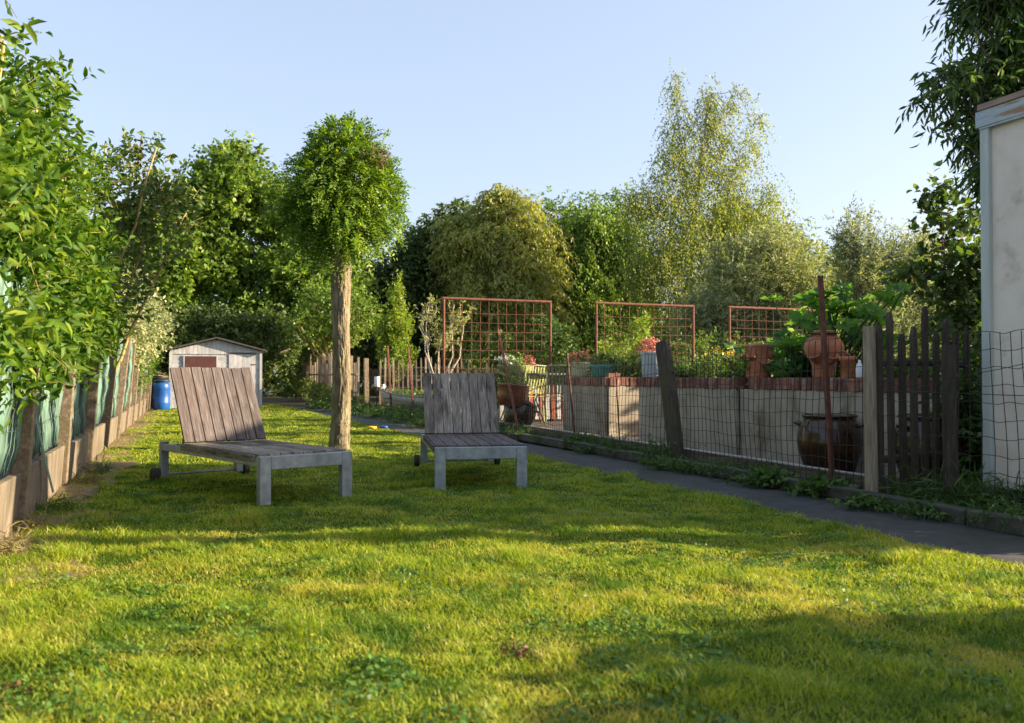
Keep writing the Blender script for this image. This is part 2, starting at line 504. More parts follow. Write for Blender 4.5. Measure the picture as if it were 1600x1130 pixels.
L_SHRUB = leafm('shrub_leaf', (.03, .085, .009), (.085, .16, .015), c3=(.19, .26, .03), trans=.34, rough=.5, nscale=1.5, spec=.18)
L_STEMMY = leafm('sparse_shrub_leaf', (.04, .085, .02), (.085, .15, .035), c3=(.2, .24, .06), trans=.3)
L_VARIEG = leafm('variegated_leaf', (.09, .14, .05), (.3, .33, .17), c3=(.55, .55, .38), trans=.3)
L_OAK = leafm('oak_leaf', (.06, .13, .018), (.15, .24, .035), c3=(.23, .31, .05), trans=.33, nscale=.45)
L_DARK = leafm('dark_tree_leaf', (.045, .085, .022), (.105, .155, .042), c3=(.15, .19, .06), trans=.28, nscale=.45)
L_ROBIN = leafm('robinia_leaflet', (.05, .12, .012), (.13, .22, .022), c3=(.26, .33, .04), trans=.38, nscale=2.5)
L_WILLOW = leafm('willow_leaf', (.15, .2, .05), (.27, .3, .075), c3=(.4, .34, .1), trans=.32, nscale=.6)
L_BIRCH = leafm('birch_leaf', (.1, .15, .03), (.22, .27, .05), c3=(.34, .34, .09), trans=.36, nscale=.5)
L_OLIVE = leafm('grey_willow_leaf', (.12, .16, .085), (.25, .29, .15), c3=(.4, .42, .25), trans=.3, nscale=.5)
L_HAZEL = leafm('hazel_leaf', (.03, .065, .015), (.07, .12, .028), c3=(.15, .2, .04), trans=.36)
L_PEACH = leafm('peach_leaf', (.03, .075, .016), (.07, .13, .026), c3=(.14, .2, .04), trans=.32)
L_BRIGHT = leafm('young_tree_leaf', (.11, .19, .02), (.21, .29, .04), c3=(.32, .36, .06), trans=.4)
L_BED = leafm('garden_bed_leaf', (.05, .1, .02), (.12, .19, .035), c3=(.2, .25, .06), trans=.34)
L_PUMP = leafm('pumpkin_leaf', (.05, .13, .03), (.11, .24, .035), c3=(.17, .32, .05), trans=.42, tcol=(1.9, 2.0, .7))
L_WEED = leafm('weed_leaf', (.035, .085, .02), (.08, .15, .03), c3=(.15, .2, .05), trans=.34)
L_CLOVER = leafm('clover_leaf', (.05, .13, .018), (.09, .2, .03), c3=(.16, .27, .05), trans=.3)
L_DRY = leafm('dry_grass_blade', (.13, .115, .05), (.22, .19, .08), trans=.2)
L_PINK = leafm('pink_bloom', (.45, .1, .1), (.6, .22, .18), c3=(.5, .3, .2), trans=.25, tcol=(1, 1, 1))
L_WHITEF = leafm('white_bloom', (.6, .62, .5), (.75, .76, .66), trans=.2, tcol=(1, 1, 1))
L_YELF = leafm('yellow_bloom', (.7, .42, .02), (.8, .6, .04), trans=.25, tcol=(1, 1, 1))


def grass_mat():
    m = bpy.data.materials.new('grass_blade')
    m.use_nodes = True
    nt = m.node_tree
    p = nt.nodes['Principled BSDF']
    g = _n(nt, 'ShaderNodeNewGeometry')
    c = _ramp(nt, g.outputs['Random Per Island'], [(0, (.11, .19, .012)), (.5, (.24, .33, .018)), (.85, (.36, .41, .035)), (1, (.5, .44, .16))])
    dry = _ramp(nt, _noise(nt, 1.4, detail=7, rough=.7), [(.5, (0, 0, 0)), (.68, (.85, .85, .85))])
    c = _mix(nt, c, (.48, .4, .1), dry)
    lush = _ramp(nt, _noise(nt, 2.3, (1, 1, 1), detail=7, rough=.7), [(.38, (.9, .9, .9)), (.5, (0, 0, 0))])
    c = _mix(nt, c, (.06, .145, .012), lush)
    nt.links.new(c, p.inputs['Base Color'])
    p.inputs['Roughness'].default_value = .5
    p.inputs['Specular IOR Level'].default_value = .3
    t = _n(nt, 'ShaderNodeBsdfTranslucent')
    nt.links.new(_mix(nt, c, (1.6, 1.6, .6), 1.0, 'MULTIPLY'), t.inputs[0])
    mx = _n(nt, 'ShaderNodeMixShader')
    mx.inputs[0].default_value = .4
    nt.links.new(p.outputs[0], mx.inputs[1])
    nt.links.new(t.outputs[0], mx.inputs[2])
    nt.links.new(mx.outputs[0], nt.nodes['Material Output'].inputs[0])
    return m


M_GRASS = grass_mat()


# ------------------------------------------------------------------ the setting: ground, lawn, path
def edge_shift(y):
    return -.45 * np.clip((y - 10) / 5, 0, 1) - .45 * np.clip((y - 15) / 14, 0, 1)


def sheet(name, x0, x1, y0, y1, z, mat, step=None, amp=0, seed=0, edge=0, bl=0, br=0):
    nx = max(2, int((x1 - x0) / (step or (x1 - x0))) + 1)
    ny = max(2, int((y1 - y0) / (step or (y1 - y0))) + 1)
    X, Y = np.meshgrid(np.linspace(x0, x1, nx), np.linspace(y0, y1, ny))
    rng = np.random.default_rng(seed)
    Z = np.full_like(X, z)
    if amp:
        for i in range(8):
            k = rng.normal(size=2) * (1.2 + i * .5)
            Z += amp / 5 * np.sin(X * k[0] + Y * k[1] + rng.random() * 6)
    if name in ('lawn', 'bare_strip'):
        Z += lawn_z(X, Y)
    if edge:
        e = sum(np.sin(Y[:, 0] * f + rng.random() * 6) for f in (1.3, 3.1, 6.7)) * edge
        X[:, -1] += e
        e = sum(np.sin(Y[:, 0] * f + rng.random() * 6) for f in (1.1, 2.7, 7.7)) * edge
        X[:, 0] += e
    f = np.linspace(0, 1, nx)[None]
    X = X + edge_shift(Y) * (bl * (1 - f) + br * f)
    V = np.stack([X, Y, Z], -1).reshape(-1, 3)
    i = np.arange(nx * ny).reshape(ny, nx)
    F = np.stack([i[:-1, :-1], i[:-1, 1:], i[1:, 1:], i[1:, :-1]], -1).reshape(-1, 4)
    o = link_mesh(name, np_mesh(name, V, faces=[F], smooth=bool(amp)), mat)
    return tag(o, kind='structure')


def vnoise(rng, x, y, f):
    """smooth value noise"""
    G = rng.random((64, 64))
    u, v = x * f, y * f
    i, j = np.floor(u).astype(int), np.floor(v).astype(int)
    a, b = u - i, v - j
    a, b = a * a * (3 - 2 * a), b * b * (3 - 2 * b)
    g = lambda p, q: G[p % 64, q % 64]
    return (g(i, j) * (1 - a) + g(i + 1, j) * a) * (1 - b) + (g(i, j + 1) * (1 - a) + g(i + 1, j + 1) * a) * b


def lawn_z(x, y):
    flat = np.clip((3.75 + edge_shift(y) - x) / .6, 0, 1)          # the relief dies out towards the path
    return flat * sum((vnoise(np.random.default_rng(70 + k), x + 9, y + 9, f) - .5) * a for k, (f, a) in enumerate(((.8, .04), (2.1, .034), (4.7, .024), (9, .014)))) - .004


sheet('ground', -160, 200, -60, 260, -.08, M_GROUND)
sheet('lawn', -1.02, 3.95, -3, 31, 0, M_LAWN, .06, .001, 3, .02, 0, 1)
sheet('path', 3.84, 4.8, -3, 31, -.018, M_PATH, .2, .004, 4, .02, 1, 1)
sheet('terrace', 4.74, 16, 3, 22, .01, M_TERR, .2, .012, 5)
sheet('bare_strip', -1.1, -.6, 2, 29, .007, M_DIRT, .06, .001, 6, .07)


def grass():
    rng = np.random.default_rng(11)
    xs, ys, ws = [], [], []
    for y0, y1, dens, wd in ((.6, 4.2, 14000, .0036), (4.2, 5.6, 10500, .0042), (5.6, 7.6, 6500, .0052), (7.6, 10.5, 3600, .0065),
                             (10.5, 15, 1700, .0095), (15, 22, 800, .014), (22, 30.5, 420, .02)):
        n = int((y1 - y0) * 5.01 * dens)
        xs.append(rng.uniform(-.99, 4.02, n))
        ys.append(rng.uniform(y0, y1, n))
        ws.append(np.full(n, wd))
    x, y, wd = np.concatenate(xs), np.concatenate(ys), np.concatenate(ws)
    # what the camera's neighbourhood can see
    ang = np.degrees(np.arctan2(x, y))
    ok = (ang > -24) & (ang < 62) & (np.hypot(x, y) > 1.6)
    edge = np.clip((x + .98) / .55, 0, 1)
    thin = vnoise(rng, x, y, 1.7)
    ok &= rng.random(len(x)) < np.where(thin + edge * .95 > .72, 1, .13)
    for bx, by, br in BARE:
        d = np.hypot(x - bx, (y - by)) / br
        ok &= rng.random(len(x)) < np.clip(d * 1.3 - .35, .04, 1)
    ok &= x < 3.87 + edge_shift(y) + .14 * vnoise(rng, x * 0, y, 3.3) * (.4 + .6 * vnoise(rng, x * 0, y, 9))
    x, y, wd = x[ok], y[ok], wd[ok]
    n = len(x)
    h = .014 + .017 * rng.random(n) ** 1.6
    cl = vnoise(rng, x, y, 2.3) * .6 + vnoise(rng, x, y, 7) * .4
    h *= .6 + .9 * np.clip(cl * 2.4 - .7, 0, 1.2)
    tuft = np.clip((vnoise(rng, x, y, 5) - .72) * 4, 0, 1)
    h *= 1 + tuft * 1.1
    h *= np.where((x < -.55) | (x > 3.8), 1.25, 1)
    th = rng.random(n) * 6.283
    bend = rng.uniform(.4, 1.5, n) * h
    bx_, by_ = np.cos(th) * bend, np.sin(th) * bend
    ph = th + 1.57 + rng.normal(size=n) * .5
    sx, sy = np.cos(ph) * wd * .5, np.sin(ph) * wd * .5
    z0 = lawn_z(x, y) - .004
    h = h + z0
    V = np.empty((n, 5, 3))
    V[:, 0] = np.stack([x - sx, y - sy, z0], -1)
    V[:, 1] = np.stack([x + sx, y + sy, z0], -1)
    V[:, 2] = np.stack([x - sx * .8 + bx_ * .35, y - sy * .8 + by_ * .35, z0 + (h - z0) * .62], -1)
    V[:, 3] = np.stack([x + sx * .8 + bx_ * .35, y + sy * .8 + by_ * .35, z0 + (h - z0) * .62], -1)
    V[:, 4] = np.stack([x + bx_, y + by_, h], -1)
    b = (np.arange(n) * 5)[:, None]
    o = link_mesh('grass', np_mesh('grass', V.reshape(-1, 3), faces=[b + np.array([[2, 3, 4]]), b + np.array([[0, 1, 3, 2]])]), M_GRASS)
    tag(o, 'short sunlit lawn grass with darker tufts and dry yellowish patches', 'grass', kind='stuff')


def clover():
    rng = np.random.default_rng(12)
    n = 90000
    x, y = rng.uniform(-.9, 3.9, n), 1.6 + 6.4 * rng.random(n) ** 1.3
    c = vnoise(rng, x, y, 3.1) * .55 + vnoise(rng, x, y, 9) * .45
    ok = (c > .6) & (rng.random(n) < (c - .55) * 5)
    x, y, n = x[ok], y[ok], ok.sum()
    P = np.stack([x, y, lawn_z(x, y) + .008 + .016 * rng.random(n)], -1)
    a = rng.random(n) * 6.283
    D = np.stack([np.cos(a), np.sin(a), rng.normal(size=n) * .35 + .1], -1)
    N = np.stack([rng.normal(size=n) * .45, rng.normal(size=n) * .45, np.ones(n)], -1)
    L = rng.uniform(.012, .024, n)
    tag(link_mesh('clover', leaf_mesh('clover', T_FAR, P, D, N, L, L * .9), L_CLOVER), 'darker clover leaves scattered in patches through the lawn', 'clover', kind='stuff')


BARE = [(-.55, 3.03, .1), (1.07, 2.85, .09), (-.86, 5.55, .26), (-.8, 7.6, .22), (-.7, 9.2, .2)]
grass()
clover()


# ------------------------------------------------------------------ kerb, boards
def kerb():
    rng = random.Random(4)
    root = thing('path_kerb', 'low broken concrete kerb along the outer side of the path', 'kerb', (4.8, 12, 0))
    m = MB()
    y = -2.
    while y < 24:
        l = rng.uniform(.8, 1.05)
        m.box((rng.uniform(-.012, .012), y + l / 2 - 12, .035 + rng.uniform(-.012, .008)), (.1, l - .012, .11), rotz(rng.uniform(-.012, .012)))
        y += l
    m.build('kerbstone', M_KERB, root, bevel=.012)


kerb()


def edging(name, x, y0, y1, label, z, hgt, mat, capmat, ln):
    rng = random.Random(int(x * 100))
    root = thing(name, label, 'edging', (x, (y0 + y1) / 2, 0))
    m, c = MB(), MB()
    y = y0
    yc = (y0 + y1) / 2
    while y < y1 - .2:
        l = min(ln, y1 - y)
        dx = rng.uniform(-.015, .015)
        m.box((dx, y + l / 2 - yc, z + hgt / 2), (.035, l - .01, hgt), rotz(rng.uniform(-.006, .006)))
        c.box((dx, y + l / 2 - yc, z + hgt + .009), (.05, l - .02, .014), rotz(rng.uniform(-.006, .006)))
        y += l
    m.build('board', mat, root, bevel=.004)
    c.build('capping', capmat, root, bevel=.003)


edging('edging_board', 5.12, 5.5, 18.5, 'brown edging board with pale top strip just behind the wire fence', .0, .15, M_BOARDW, M_CONCL, 2.1)
edging('bed_edging', 5.75, 7.3, 15, 'thin pale edging strip at the foot of the raised planter', .0, .06, M_BOARDW, M_CONCL, 2.6)


# ------------------------------------------------------------------ left: fence of concrete posts with green slats
def left_fence():
    rng = random.Random(8)
    root = thing('privacy_fence', 'long fence of leaning concrete posts with faded green plastic slats on a concrete base', 'fence', (-1.02, 6.3, 0))
    ys = [-2.0 + 0, 0.1, 2.2, 4.25] + [6.33 + i * 2.12 for i in range(11)]
    lean = .1
    for i, y in enumerate(ys):
        k = lean * rng.uniform(.55, 1.1) if i > 2 else lean
        h = 1.68 + rng.uniform(-.05, .06)
        m = MB()
        w_, d_ = .1, .1
        dy = rng.uniform(-.05, .05)
        vs = []
        for z in (-.05, h * .5, h - .04, h):
            q = .8 if z == h else 1
            for sx, sy in ((-1, -1), (1, -1), (1, 1), (-1, 1)):
                vs.append((k * z + sx * w_ / 2 * q + .03, y - 6.3 + dy * z + sy * d_ / 2 * q, z))
        fs = [(a * 4 + j, a * 4 + (j + 1) % 4, a * 4 + 4 + (j + 1) % 4, a * 4 + 4 + j) for a in range(3) for j in range(4)]
        m.add(vs, fs + [(3, 2, 1, 0), (12, 13, 14, 15)])
        m.build('post', M_POST, root, bevel=.008)
        if i == len(ys) - 1:
            break
        y1 = ys[i + 1]
        L = y1 - y - .12
        yc = (y + y1) / 2 - 6.3
        hb = rng.uniform(.33, .39)
        b = MB()
        b.box((.02 + k * .15, yc, hb / 2), (.05, L, hb), Matrix.Rotation(k, 3, 'Y'))
        b.build('base_panel', M_CONC, root, bevel=.008)
        s = MB()
        n = int(L / .052)
        ph = rng.random() * 6
        for j in range(n):
            yy = yc - L / 2 + (j + .5) * L / n
            top = 1.52 + rng.uniform(-.05, .05)
            bot = hb + .02 + rng.uniform(-.02, .03)
            pts = []
            tilt = .1 * math.sin(yy * 1.9 + ph) + rng.uniform(-.025, .025)
            for t in range(9):
                z = bot + (top - bot) * t / 8
                weave = .014 * math.sin(t * math.pi / 2 + (j % 2) * math.pi)
                bulge = .05 * math.sin(yy * 2.3 + ph) * math.sin(math.pi * t / 8)
                pts.append((k * z - .01 + weave + bulge * .7, yy + tilt * math.sin(math.pi * t / 8 * .9) * .6, z))
            hw = .021
            vs = []
            for p in pts:
                a = .5 * math.sin(yy * 9 + p[2] * 2)
                vs += [(p[0] - hw * math.sin(a) - .002, p[1] - hw * math.cos(a), p[2]), (p[0] + hw * math.sin(a), p[1] + hw * math.cos(a), p[2])]
            s.add(vs, [(q * 2, q * 2 + 1, q * 2 + 3, q * 2 + 2) for q in range(8)])
        o = s.build('slat_screen', M_SLATG, root, smooth=True)
        sd = o.modifiers.new('thickness', 'SOLIDIFY')
        sd.thickness = .003
        wv = MB()
        for z in (.62, .95, 1.28, 1.55):
            wv.tube([(k * z + .018 + .012 * math.sin(t * 2.1), yc - L / 2 - .05 + (L + .1) * t / 8, z + .01 * math.sin(t + ph)) for t in range(9)], .0022, 4)
        wv.build('wire', M_WIREG, root)
    loose = MB()
    vs = []
    for t in range(7):
        z = .62 - t * .085
        vs += [(.055 + .012 * t, .62 + .03 * t + .002 * t * t, z), (.06 + .012 * t, .66 + .03 * t + .002 * t * t, z + .005)]
    loose.add(vs, [(q * 2, q * 2 + 1, q * 2 + 3, q * 2 + 2) for q in range(6)])
    o = loose.build('loose_slat', M_SLATG, root)
    sd = o.modifiers.new('thickness', 'SOLIDIFY')
    sd.thickness = .003


left_fence()

# ------------------------------------------------------------------ left: shrubs above the fence
rngs = np.random.default_rng(2)
lob = []
for yy in np.arange(5.4, 12.2, .8):
    top = 2.75 + .12 * (yy - 5.4) + .2 * math.sin(yy * 1.7)
    for zz in np.arange(1.3, top - .1, .62):
        lob.append((-1.42 - .12 * rngs.random() + .26 * min(1, (zz - .8) / 1.2) * (1 if zz < 2.6 else .6), yy + rngs.normal() * .2, zz + rngs.normal() * .14, .4, .42, .36))
lob += [(-2.1, y, z, .55, .8, .6) for y in (5.2, 6.6, 8, 9.4, 10.8) for z in (1.0, 1.9, 2.7)]
lob += [(-1.0, y, 1.35 + .03 * (y - 6), .26, .45, .3) for y in (6.4, 7.2, 8.2, 9.2, 10.2, 11.2)]
lob += [(-.93, y, z, .24, .42, .3) for y in (4.9, 5.6, 6.3, 7.1, 7.9, 8.8, 9.8, 10.9) for z in (1.22 + .035 * (y - 5), 1.75)]
lob += [(-1.02, 6.0, 1.05, .3, .4, .22), (-1.0, 6.8, 1.15, .28, .4, .22), (-1.0, 7.9, 1.3, .28, .4, .22), (-1.05, 9.4, 1.5, .28, .5, .25)]
plant('tall_shrub', 'big sunlit shrub with long pointed leaves leaning over the near end of the slatted fence', 'shrub', (-1.5, 8.5, 0),
      lob, L_SHRUB, M_STEM, 6200, 9, .35, .1, .42, T_NEAR, droop=.12, leaf_droop=.12, out=.9, upd=.55, seed=5, rmin=.45, lump=.28, zmin=.75, twigs=900, twig_r=.004,
      smooth=True, parts=('stems', 'foliage'),
      stems=[[(-1.5, y, 0), (-1.4, y + .1, 1.), (-1.25, y + .2 * s, 2.), (-1.1, y + .35 * s, 3.1)] for y, s in ((6, 1), (6.8, -1), (7.5, 1), (8.4, -1), (9.3, 1), (10.1, -1), (11, 1), (12, -1))], stem_r=.028)

st = []
for e in ((-.55, 12.5, 4.0), (-.2, 12.8, 3.6), (-.95, 12.2, 3.9), (.05, 13.1, 3.3), (-.6, 13.2, 3.5), (-.35, 12.2, 3.9), (-.75, 12.9, 2.9)):
    st.append(curve_pts((-1.15, 12.6, .1), e, (-.12, 0, -.1), 8, rngs, .025))
plant('stemmy_shrub', 'sparse leggy shrub with yellowish bare stems rising above the fence beyond the big shrub', 'shrub', (-1.15, 12.6, 0),
      [(-.55, 12.6, 3.75, .4, .5, .45), (-.85, 12.4, 3.2, .42, .55, .6), (-.2, 12.8, 3.3, .38, .45, .4), (.05, 13.1, 3.15, .25, .3, .25), (-.5, 12.7, 2.7, .45, .5, .4), (-.8, 12.7, 2.1, .45, .6, .45)],
      L_STEMMY, M_STEM, 330, 7, .3, .1, .6, T_NEAR, droop=.1, out=.7, upd=.7, seed=8, rmin=.2, twigs=330, twig_r=.005, smooth=True, parts=('stems', 'foliage'), stems=st, stem_r=.03)
plant('variegated_shrub', 'low shrub with cream edged leaves hanging over the far part of the fence', 'shrub', (-1.3, 17.5, 0),
      [(-1.0, 16.2, 2.2, .6, 1.0, .7), (-.85, 17.6, 1.95, .6, 1.0, .6), (-1.1, 18.9, 1.8, .6, .9, .6)],
      L_VARIEG, M_TWIG, 1100, 8, .3, .075, .5, T_FAR, droop=.3, out=.9, upd=.3, seed=9, twigs=150, parts=('stems', 'foliage'),
      stems=[[(-1.3, y, 0), (-1.2, y, 1), (-1.0, y + .1, 2)] for y in (16.2, 17.5, 18.8)], stem_r=.025)
plant('climbing_plant', 'thin green climber growing over the slats near the far end of the left fence', 'climber', (-1.2, 21, 0),
      [(-.98, 20.2, 1.1, .16, 1.2, .55), (-.95, 23, 1.2, .16, 1.4, .5), (-1.05, 25.5, 1.4, .3, 1.6, .5), (-1.3, 14.5, 1.75, .3, 1.0, .35)],
      L_SHRUB, M_TWIG, 700, 7, .25, .07, .55, T_FAR, droop=.3, seed=10, parts=('stems', 'foliage'), stems=[[(-1.15, y, 0), (-1.05, y, .8), (-1, y + .1, 1.5)] for y in (20, 23, 25.5)])
# branch of a nearer tree reaching into the top left corner
br = [curve_pts((-1.75, 4.6, 2.6), (-.80, 5.35, 3.02), (0, 0, .1), 6, rngs, .01), curve_pts((-1.75, 4.6, 0), (-1.75, 4.6, 2.7), (-.1, 0, 0), 5)]
plant('fruit_tree', 'dark twig with a few large drooping leaves reaching into the sky over the big shrub', 'tree', (-1.75, 4.6, 0),
      [(-.93, 5.3, 3.0, .13, .2, .12), (-1.1, 5.1, 2.9, .2, .3, .15)], L_PEACH, M_TWIG, 24, 4, .16, .11, .42, T_NEAR, droop=.6, leaf_droop=.6, seed=14, rmin=.1, twigs=24,
      smooth=True, parts=('trunk', 'crown'), stems=br, stem_r=.02)


# ------------------------------------------------------------------ shed and barrel at the end of the lawn
def shed():
    Y = 27.8
    root = thing('garden_shed', 'white weatherboarded garden shed with low gable roof at the end of the lawn', 'shed', (.87, Y, 0))
    hw, eave, ridge, depth = 1.29, 1.71, 2.05, 3.0
    body = MB()
    # core walls set a little behind the boards
    vs = [(-hw + .02, .03, 0), (hw - .02, .03, 0), (hw - .02, .03, eave), (0, .03, ridge - .03), (-hw + .02, .03, eave)]
    vs2 = [(x, depth, z) for x, y, z in vs]
    n = 5
    body.add(vs + vs2, [(0, 1, 2, 3, 4), (9, 8, 7, 6, 5)] + [(i, i + n, (i + 1) % n + n, (i + 1) % n) for i in range(n)])
    zz = .02
    while zz < 1.55:                       # lapped horizontal boards, left and right of the door
        for x0, x1 in ((-hw, .33), (1.12, hw)):
            body.box(((x0 + x1) / 2, .01, zz + .058), (x1 - x0, .022, .122), Matrix.Rotation(R(5), 3, 'X'))
        zz += .116
    o = body.build('wall', M_WHITEW, root)
    g = MB()
    x = -hw
    while x < hw - .05:                    # vertical boards of the gable
        w_ = .108
        zt = eave + (ridge - eave) * (1 - abs(x + w_ / 2) / hw) - .01
        g.add([(x + .003, -.025, 1.6), (x + w_ - .003, -.025, 1.6), (x + w_ - .003, -.025, zt), (x + .003, -.025, zt),
               (x + .003, .0, 1.6), (x + w_ - .003, .0, 1.6), (x + w_ - .003, .0, zt), (x + .003, .0, zt)],
              [(0, 1, 2, 3), (7, 6, 5, 4), (0, 4, 5, 1), (1, 5, 6, 2), (2, 6, 7, 3), (3, 7, 4, 0)])
        x += w_
    g.build('gable_boards', M_WHITEW, root)
    d = MB()
    for i in range(6):
        d.box((.345 + .128 * i + .064, -.012, .83), (.122, .026, 1.58))
    dd = d.build('door', M_WHITEW, root, bevel=.004)
    for z in (.4, 1.3):
        hm = MB()
        hm.box((1.06, -.03, z), (.12, .012, .03))
        hm.build('hinge', M_RUSTD, dd)
    t = MB()
    t.box((.73, -.02, 1.64), (.84, .03, .035))
    t.build('door_header', M_ROOFF, root)
    wn = MB()
    wn.box((-.44, -.03, 1.33), (.88, .03, .42))
    sh = wn.build('window_shutter', M_BROWNP, root, bevel=.005)
    f = MB()
    for s in (-1, 1):
        f.box((-.44, -.035, 1.33 + s * .225), (.95, .02, .03))
        f.box((-.44 + s * .46, -.035, 1.33), (.03, .02, .42))
    f.build('frame', M_WHITEW, sh)
    r = MB()
    for s in (-1, 1):
        a = math.atan2(ridge - eave, hw)
        L = math.hypot(hw, ridge - eave) + .16
        c = Vector((s * L / 2 * math.cos(a), depth / 2 - .04, ridge + .035 - L / 2 * math.sin(a)))
        r.box(c, (L, depth + .34, .045), Matrix.Rotation(s * a, 3, 'Y'))
    r.build('roof', M_ROOFF, root, bevel=.005)
    for s in (-1, 1):
        c = MB()
        c.box((s * (hw - .02), -.03, .83), (.07, .03, 1.62))
        c.build('corner_board', M_WHITEW, root)


shed()
t = thing('rain_barrel', 'blue plastic barrel with black lid standing left of the shed', 'barrel', (-.62, 27.1, 0))
m = MB()
m.lathe([(0, .0), (.2, .0), (.22, .03), (.235, .2), (.235, .23), (.222, .25), (.24, .4), (.222, .55), (.235, .58), (.23, .7), (.2, .78), (0, .78)], 28)
m.build('drum', M_BLUE, t, smooth=True)
m = MB()
m.lathe([(.16, .781), (.215, .785), (.22, .83), (.16, .86), (0, .87)], 28)
m.build('lid', M_BLACK, t, smooth=True)
t = thing('black_tub', 'crumpled black plastic tub behind the blue barrel', 'tub', (-.72, 27.75, 0))
m = MB()
m.lathe([(0, 0), (.2, 0), (.26, .9), (.28, .92), (.25, .93), (.19, .5), (0, .5)], 20)
m.build('body', M_BLACK, t, smooth=True)


# ------------------------------------------------------------------ loungers
def lounger(label, loc, rz, rise, wood, wood_seat):
    """local x = width, y = length from the foot end"""
    W, L, H = .78, 2.08, .36
    root = thing('sun_lounger', label, 'sun lounger', loc, rz, 'two wooden sun loungers on the lawn')
    f = MB()                                   # foot-end frame: beam across between two legs
    f.box((0, .03, H - .05), (W - .18, .06, .1))
    f.build('foot_beam', M_GALV, root, bevel=.004)
    for s in (-1, 1):
        m = MB()
        m.box((s * (W / 2 - .045), .03, H / 2), (.09, .06, H))
        m.build('leg', M_GALV, root, bevel=.004)
        m = MB()
        m.box((s * (W / 2 - .035), L - .04, (H + .04) / 2), (.07, .06, H - .04))
        m.build('leg', M_GALV, root, bevel=.004)
        m = MB()
        m.box((s * (W / 2 - .02), L / 2 + .015, H - .045), (.032, L - .09, .06))
        m.build('side_rail', M_GALV, root, bevel=.003)
        m = MB()
        my = Matrix.Rotation(R(90), 3, 'Y')
        m.lathe([(0, -.028), (.055, -.028), (.062, -.02), (.062, .02), (.055, .028), (0, .028)], 24, my, (s * (W / 2 + .04), L - .02, .062))
        m.build('wheel', M_RUBBER, root, smooth=True)
    a = MB()
    a.tube([(-W / 2, L - .02, .06), (W / 2, L - .02, .06)], .012, 8)
    a.build('axle', M_GALV, root)
    for y, cw, cz in ((.7, W - .08, H - .06), (1.4, W - .08, H - .06), (L - .03, W - .15, H - .045)):
        cr = MB()
        cr.box((0, y, cz), (cw, .05, .03))
        cr.build('cross_bar', M_GALV, root)
    n = 8
    hinge = 1.5
    rr = random.Random(int(rise * 1000))
    s = MB()
    pw = (W - .02) / n
    for i in range(n):
        s.box((-W / 2 + .01 + pw * (i + .5), .065 + (hinge - .065) / 2, H + .002), (pw - .007, hinge - .075, .026))
    s.build('seat', wood_seat, root, bevel=.003)
    for sd in (-1, 1):
        ap = MB()
        ap.box((sd * (W / 2 - .002), .07 + hinge / 2, H - .02), (.016, hinge - .06, .055))
        ap.build('side_board', wood_seat, root, bevel=.003)
    b = MB()
    Lb = .74
    ang = math.asin(rise / Lb)
    My = Matrix.Rotation(ang, 3, 'X')
    for i in range(n):
        dl = rr.uniform(-.006, .006)
        b.box((-W / 2 + .01 + pw * (i + .5), Lb / 2 + dl / 2, 0), (pw - .007, Lb + dl, .024))
    bo = b.build('backrest', wood, root, bevel=.003)
    bo.location, bo.rotation_euler = (0, hinge, H + .02), (ang, 0, 0)
    for q in (.12, .6):
        bb = MB()
        bb.box((0, q, -.028), (W - .1, .05, .03))
        bb = bb.build('back_batten', wood, root)
        bb.location, bb.rotation_euler = (0, hinge, H + .02), (ang, 0, 0)
    e = Vector((0, hinge, H + .02)) + My @ Vector((0, .5, -.045))
    for sx in (-.22, .22):
        st_ = MB()
        st_.tube([(sx, e.y, e.z), (sx, 1.95, H - .04)], .009, 6)
        st_.build('prop', M_GALV, root)
    return root


u1 = math.atan2(.36, .94)
lounger('sun lounger by the slatted fence with pale sunlit backrest', (.885, 6.94, -.005), u1, .65, M_TEAK, M_TEAKL)
lounger('sun lounger with dark grey backrest standing by the path in the shade', (2.34, 7.12, -.005), math.atan2(-.19, .98), .6, M_TEAKL, M_TEAK)


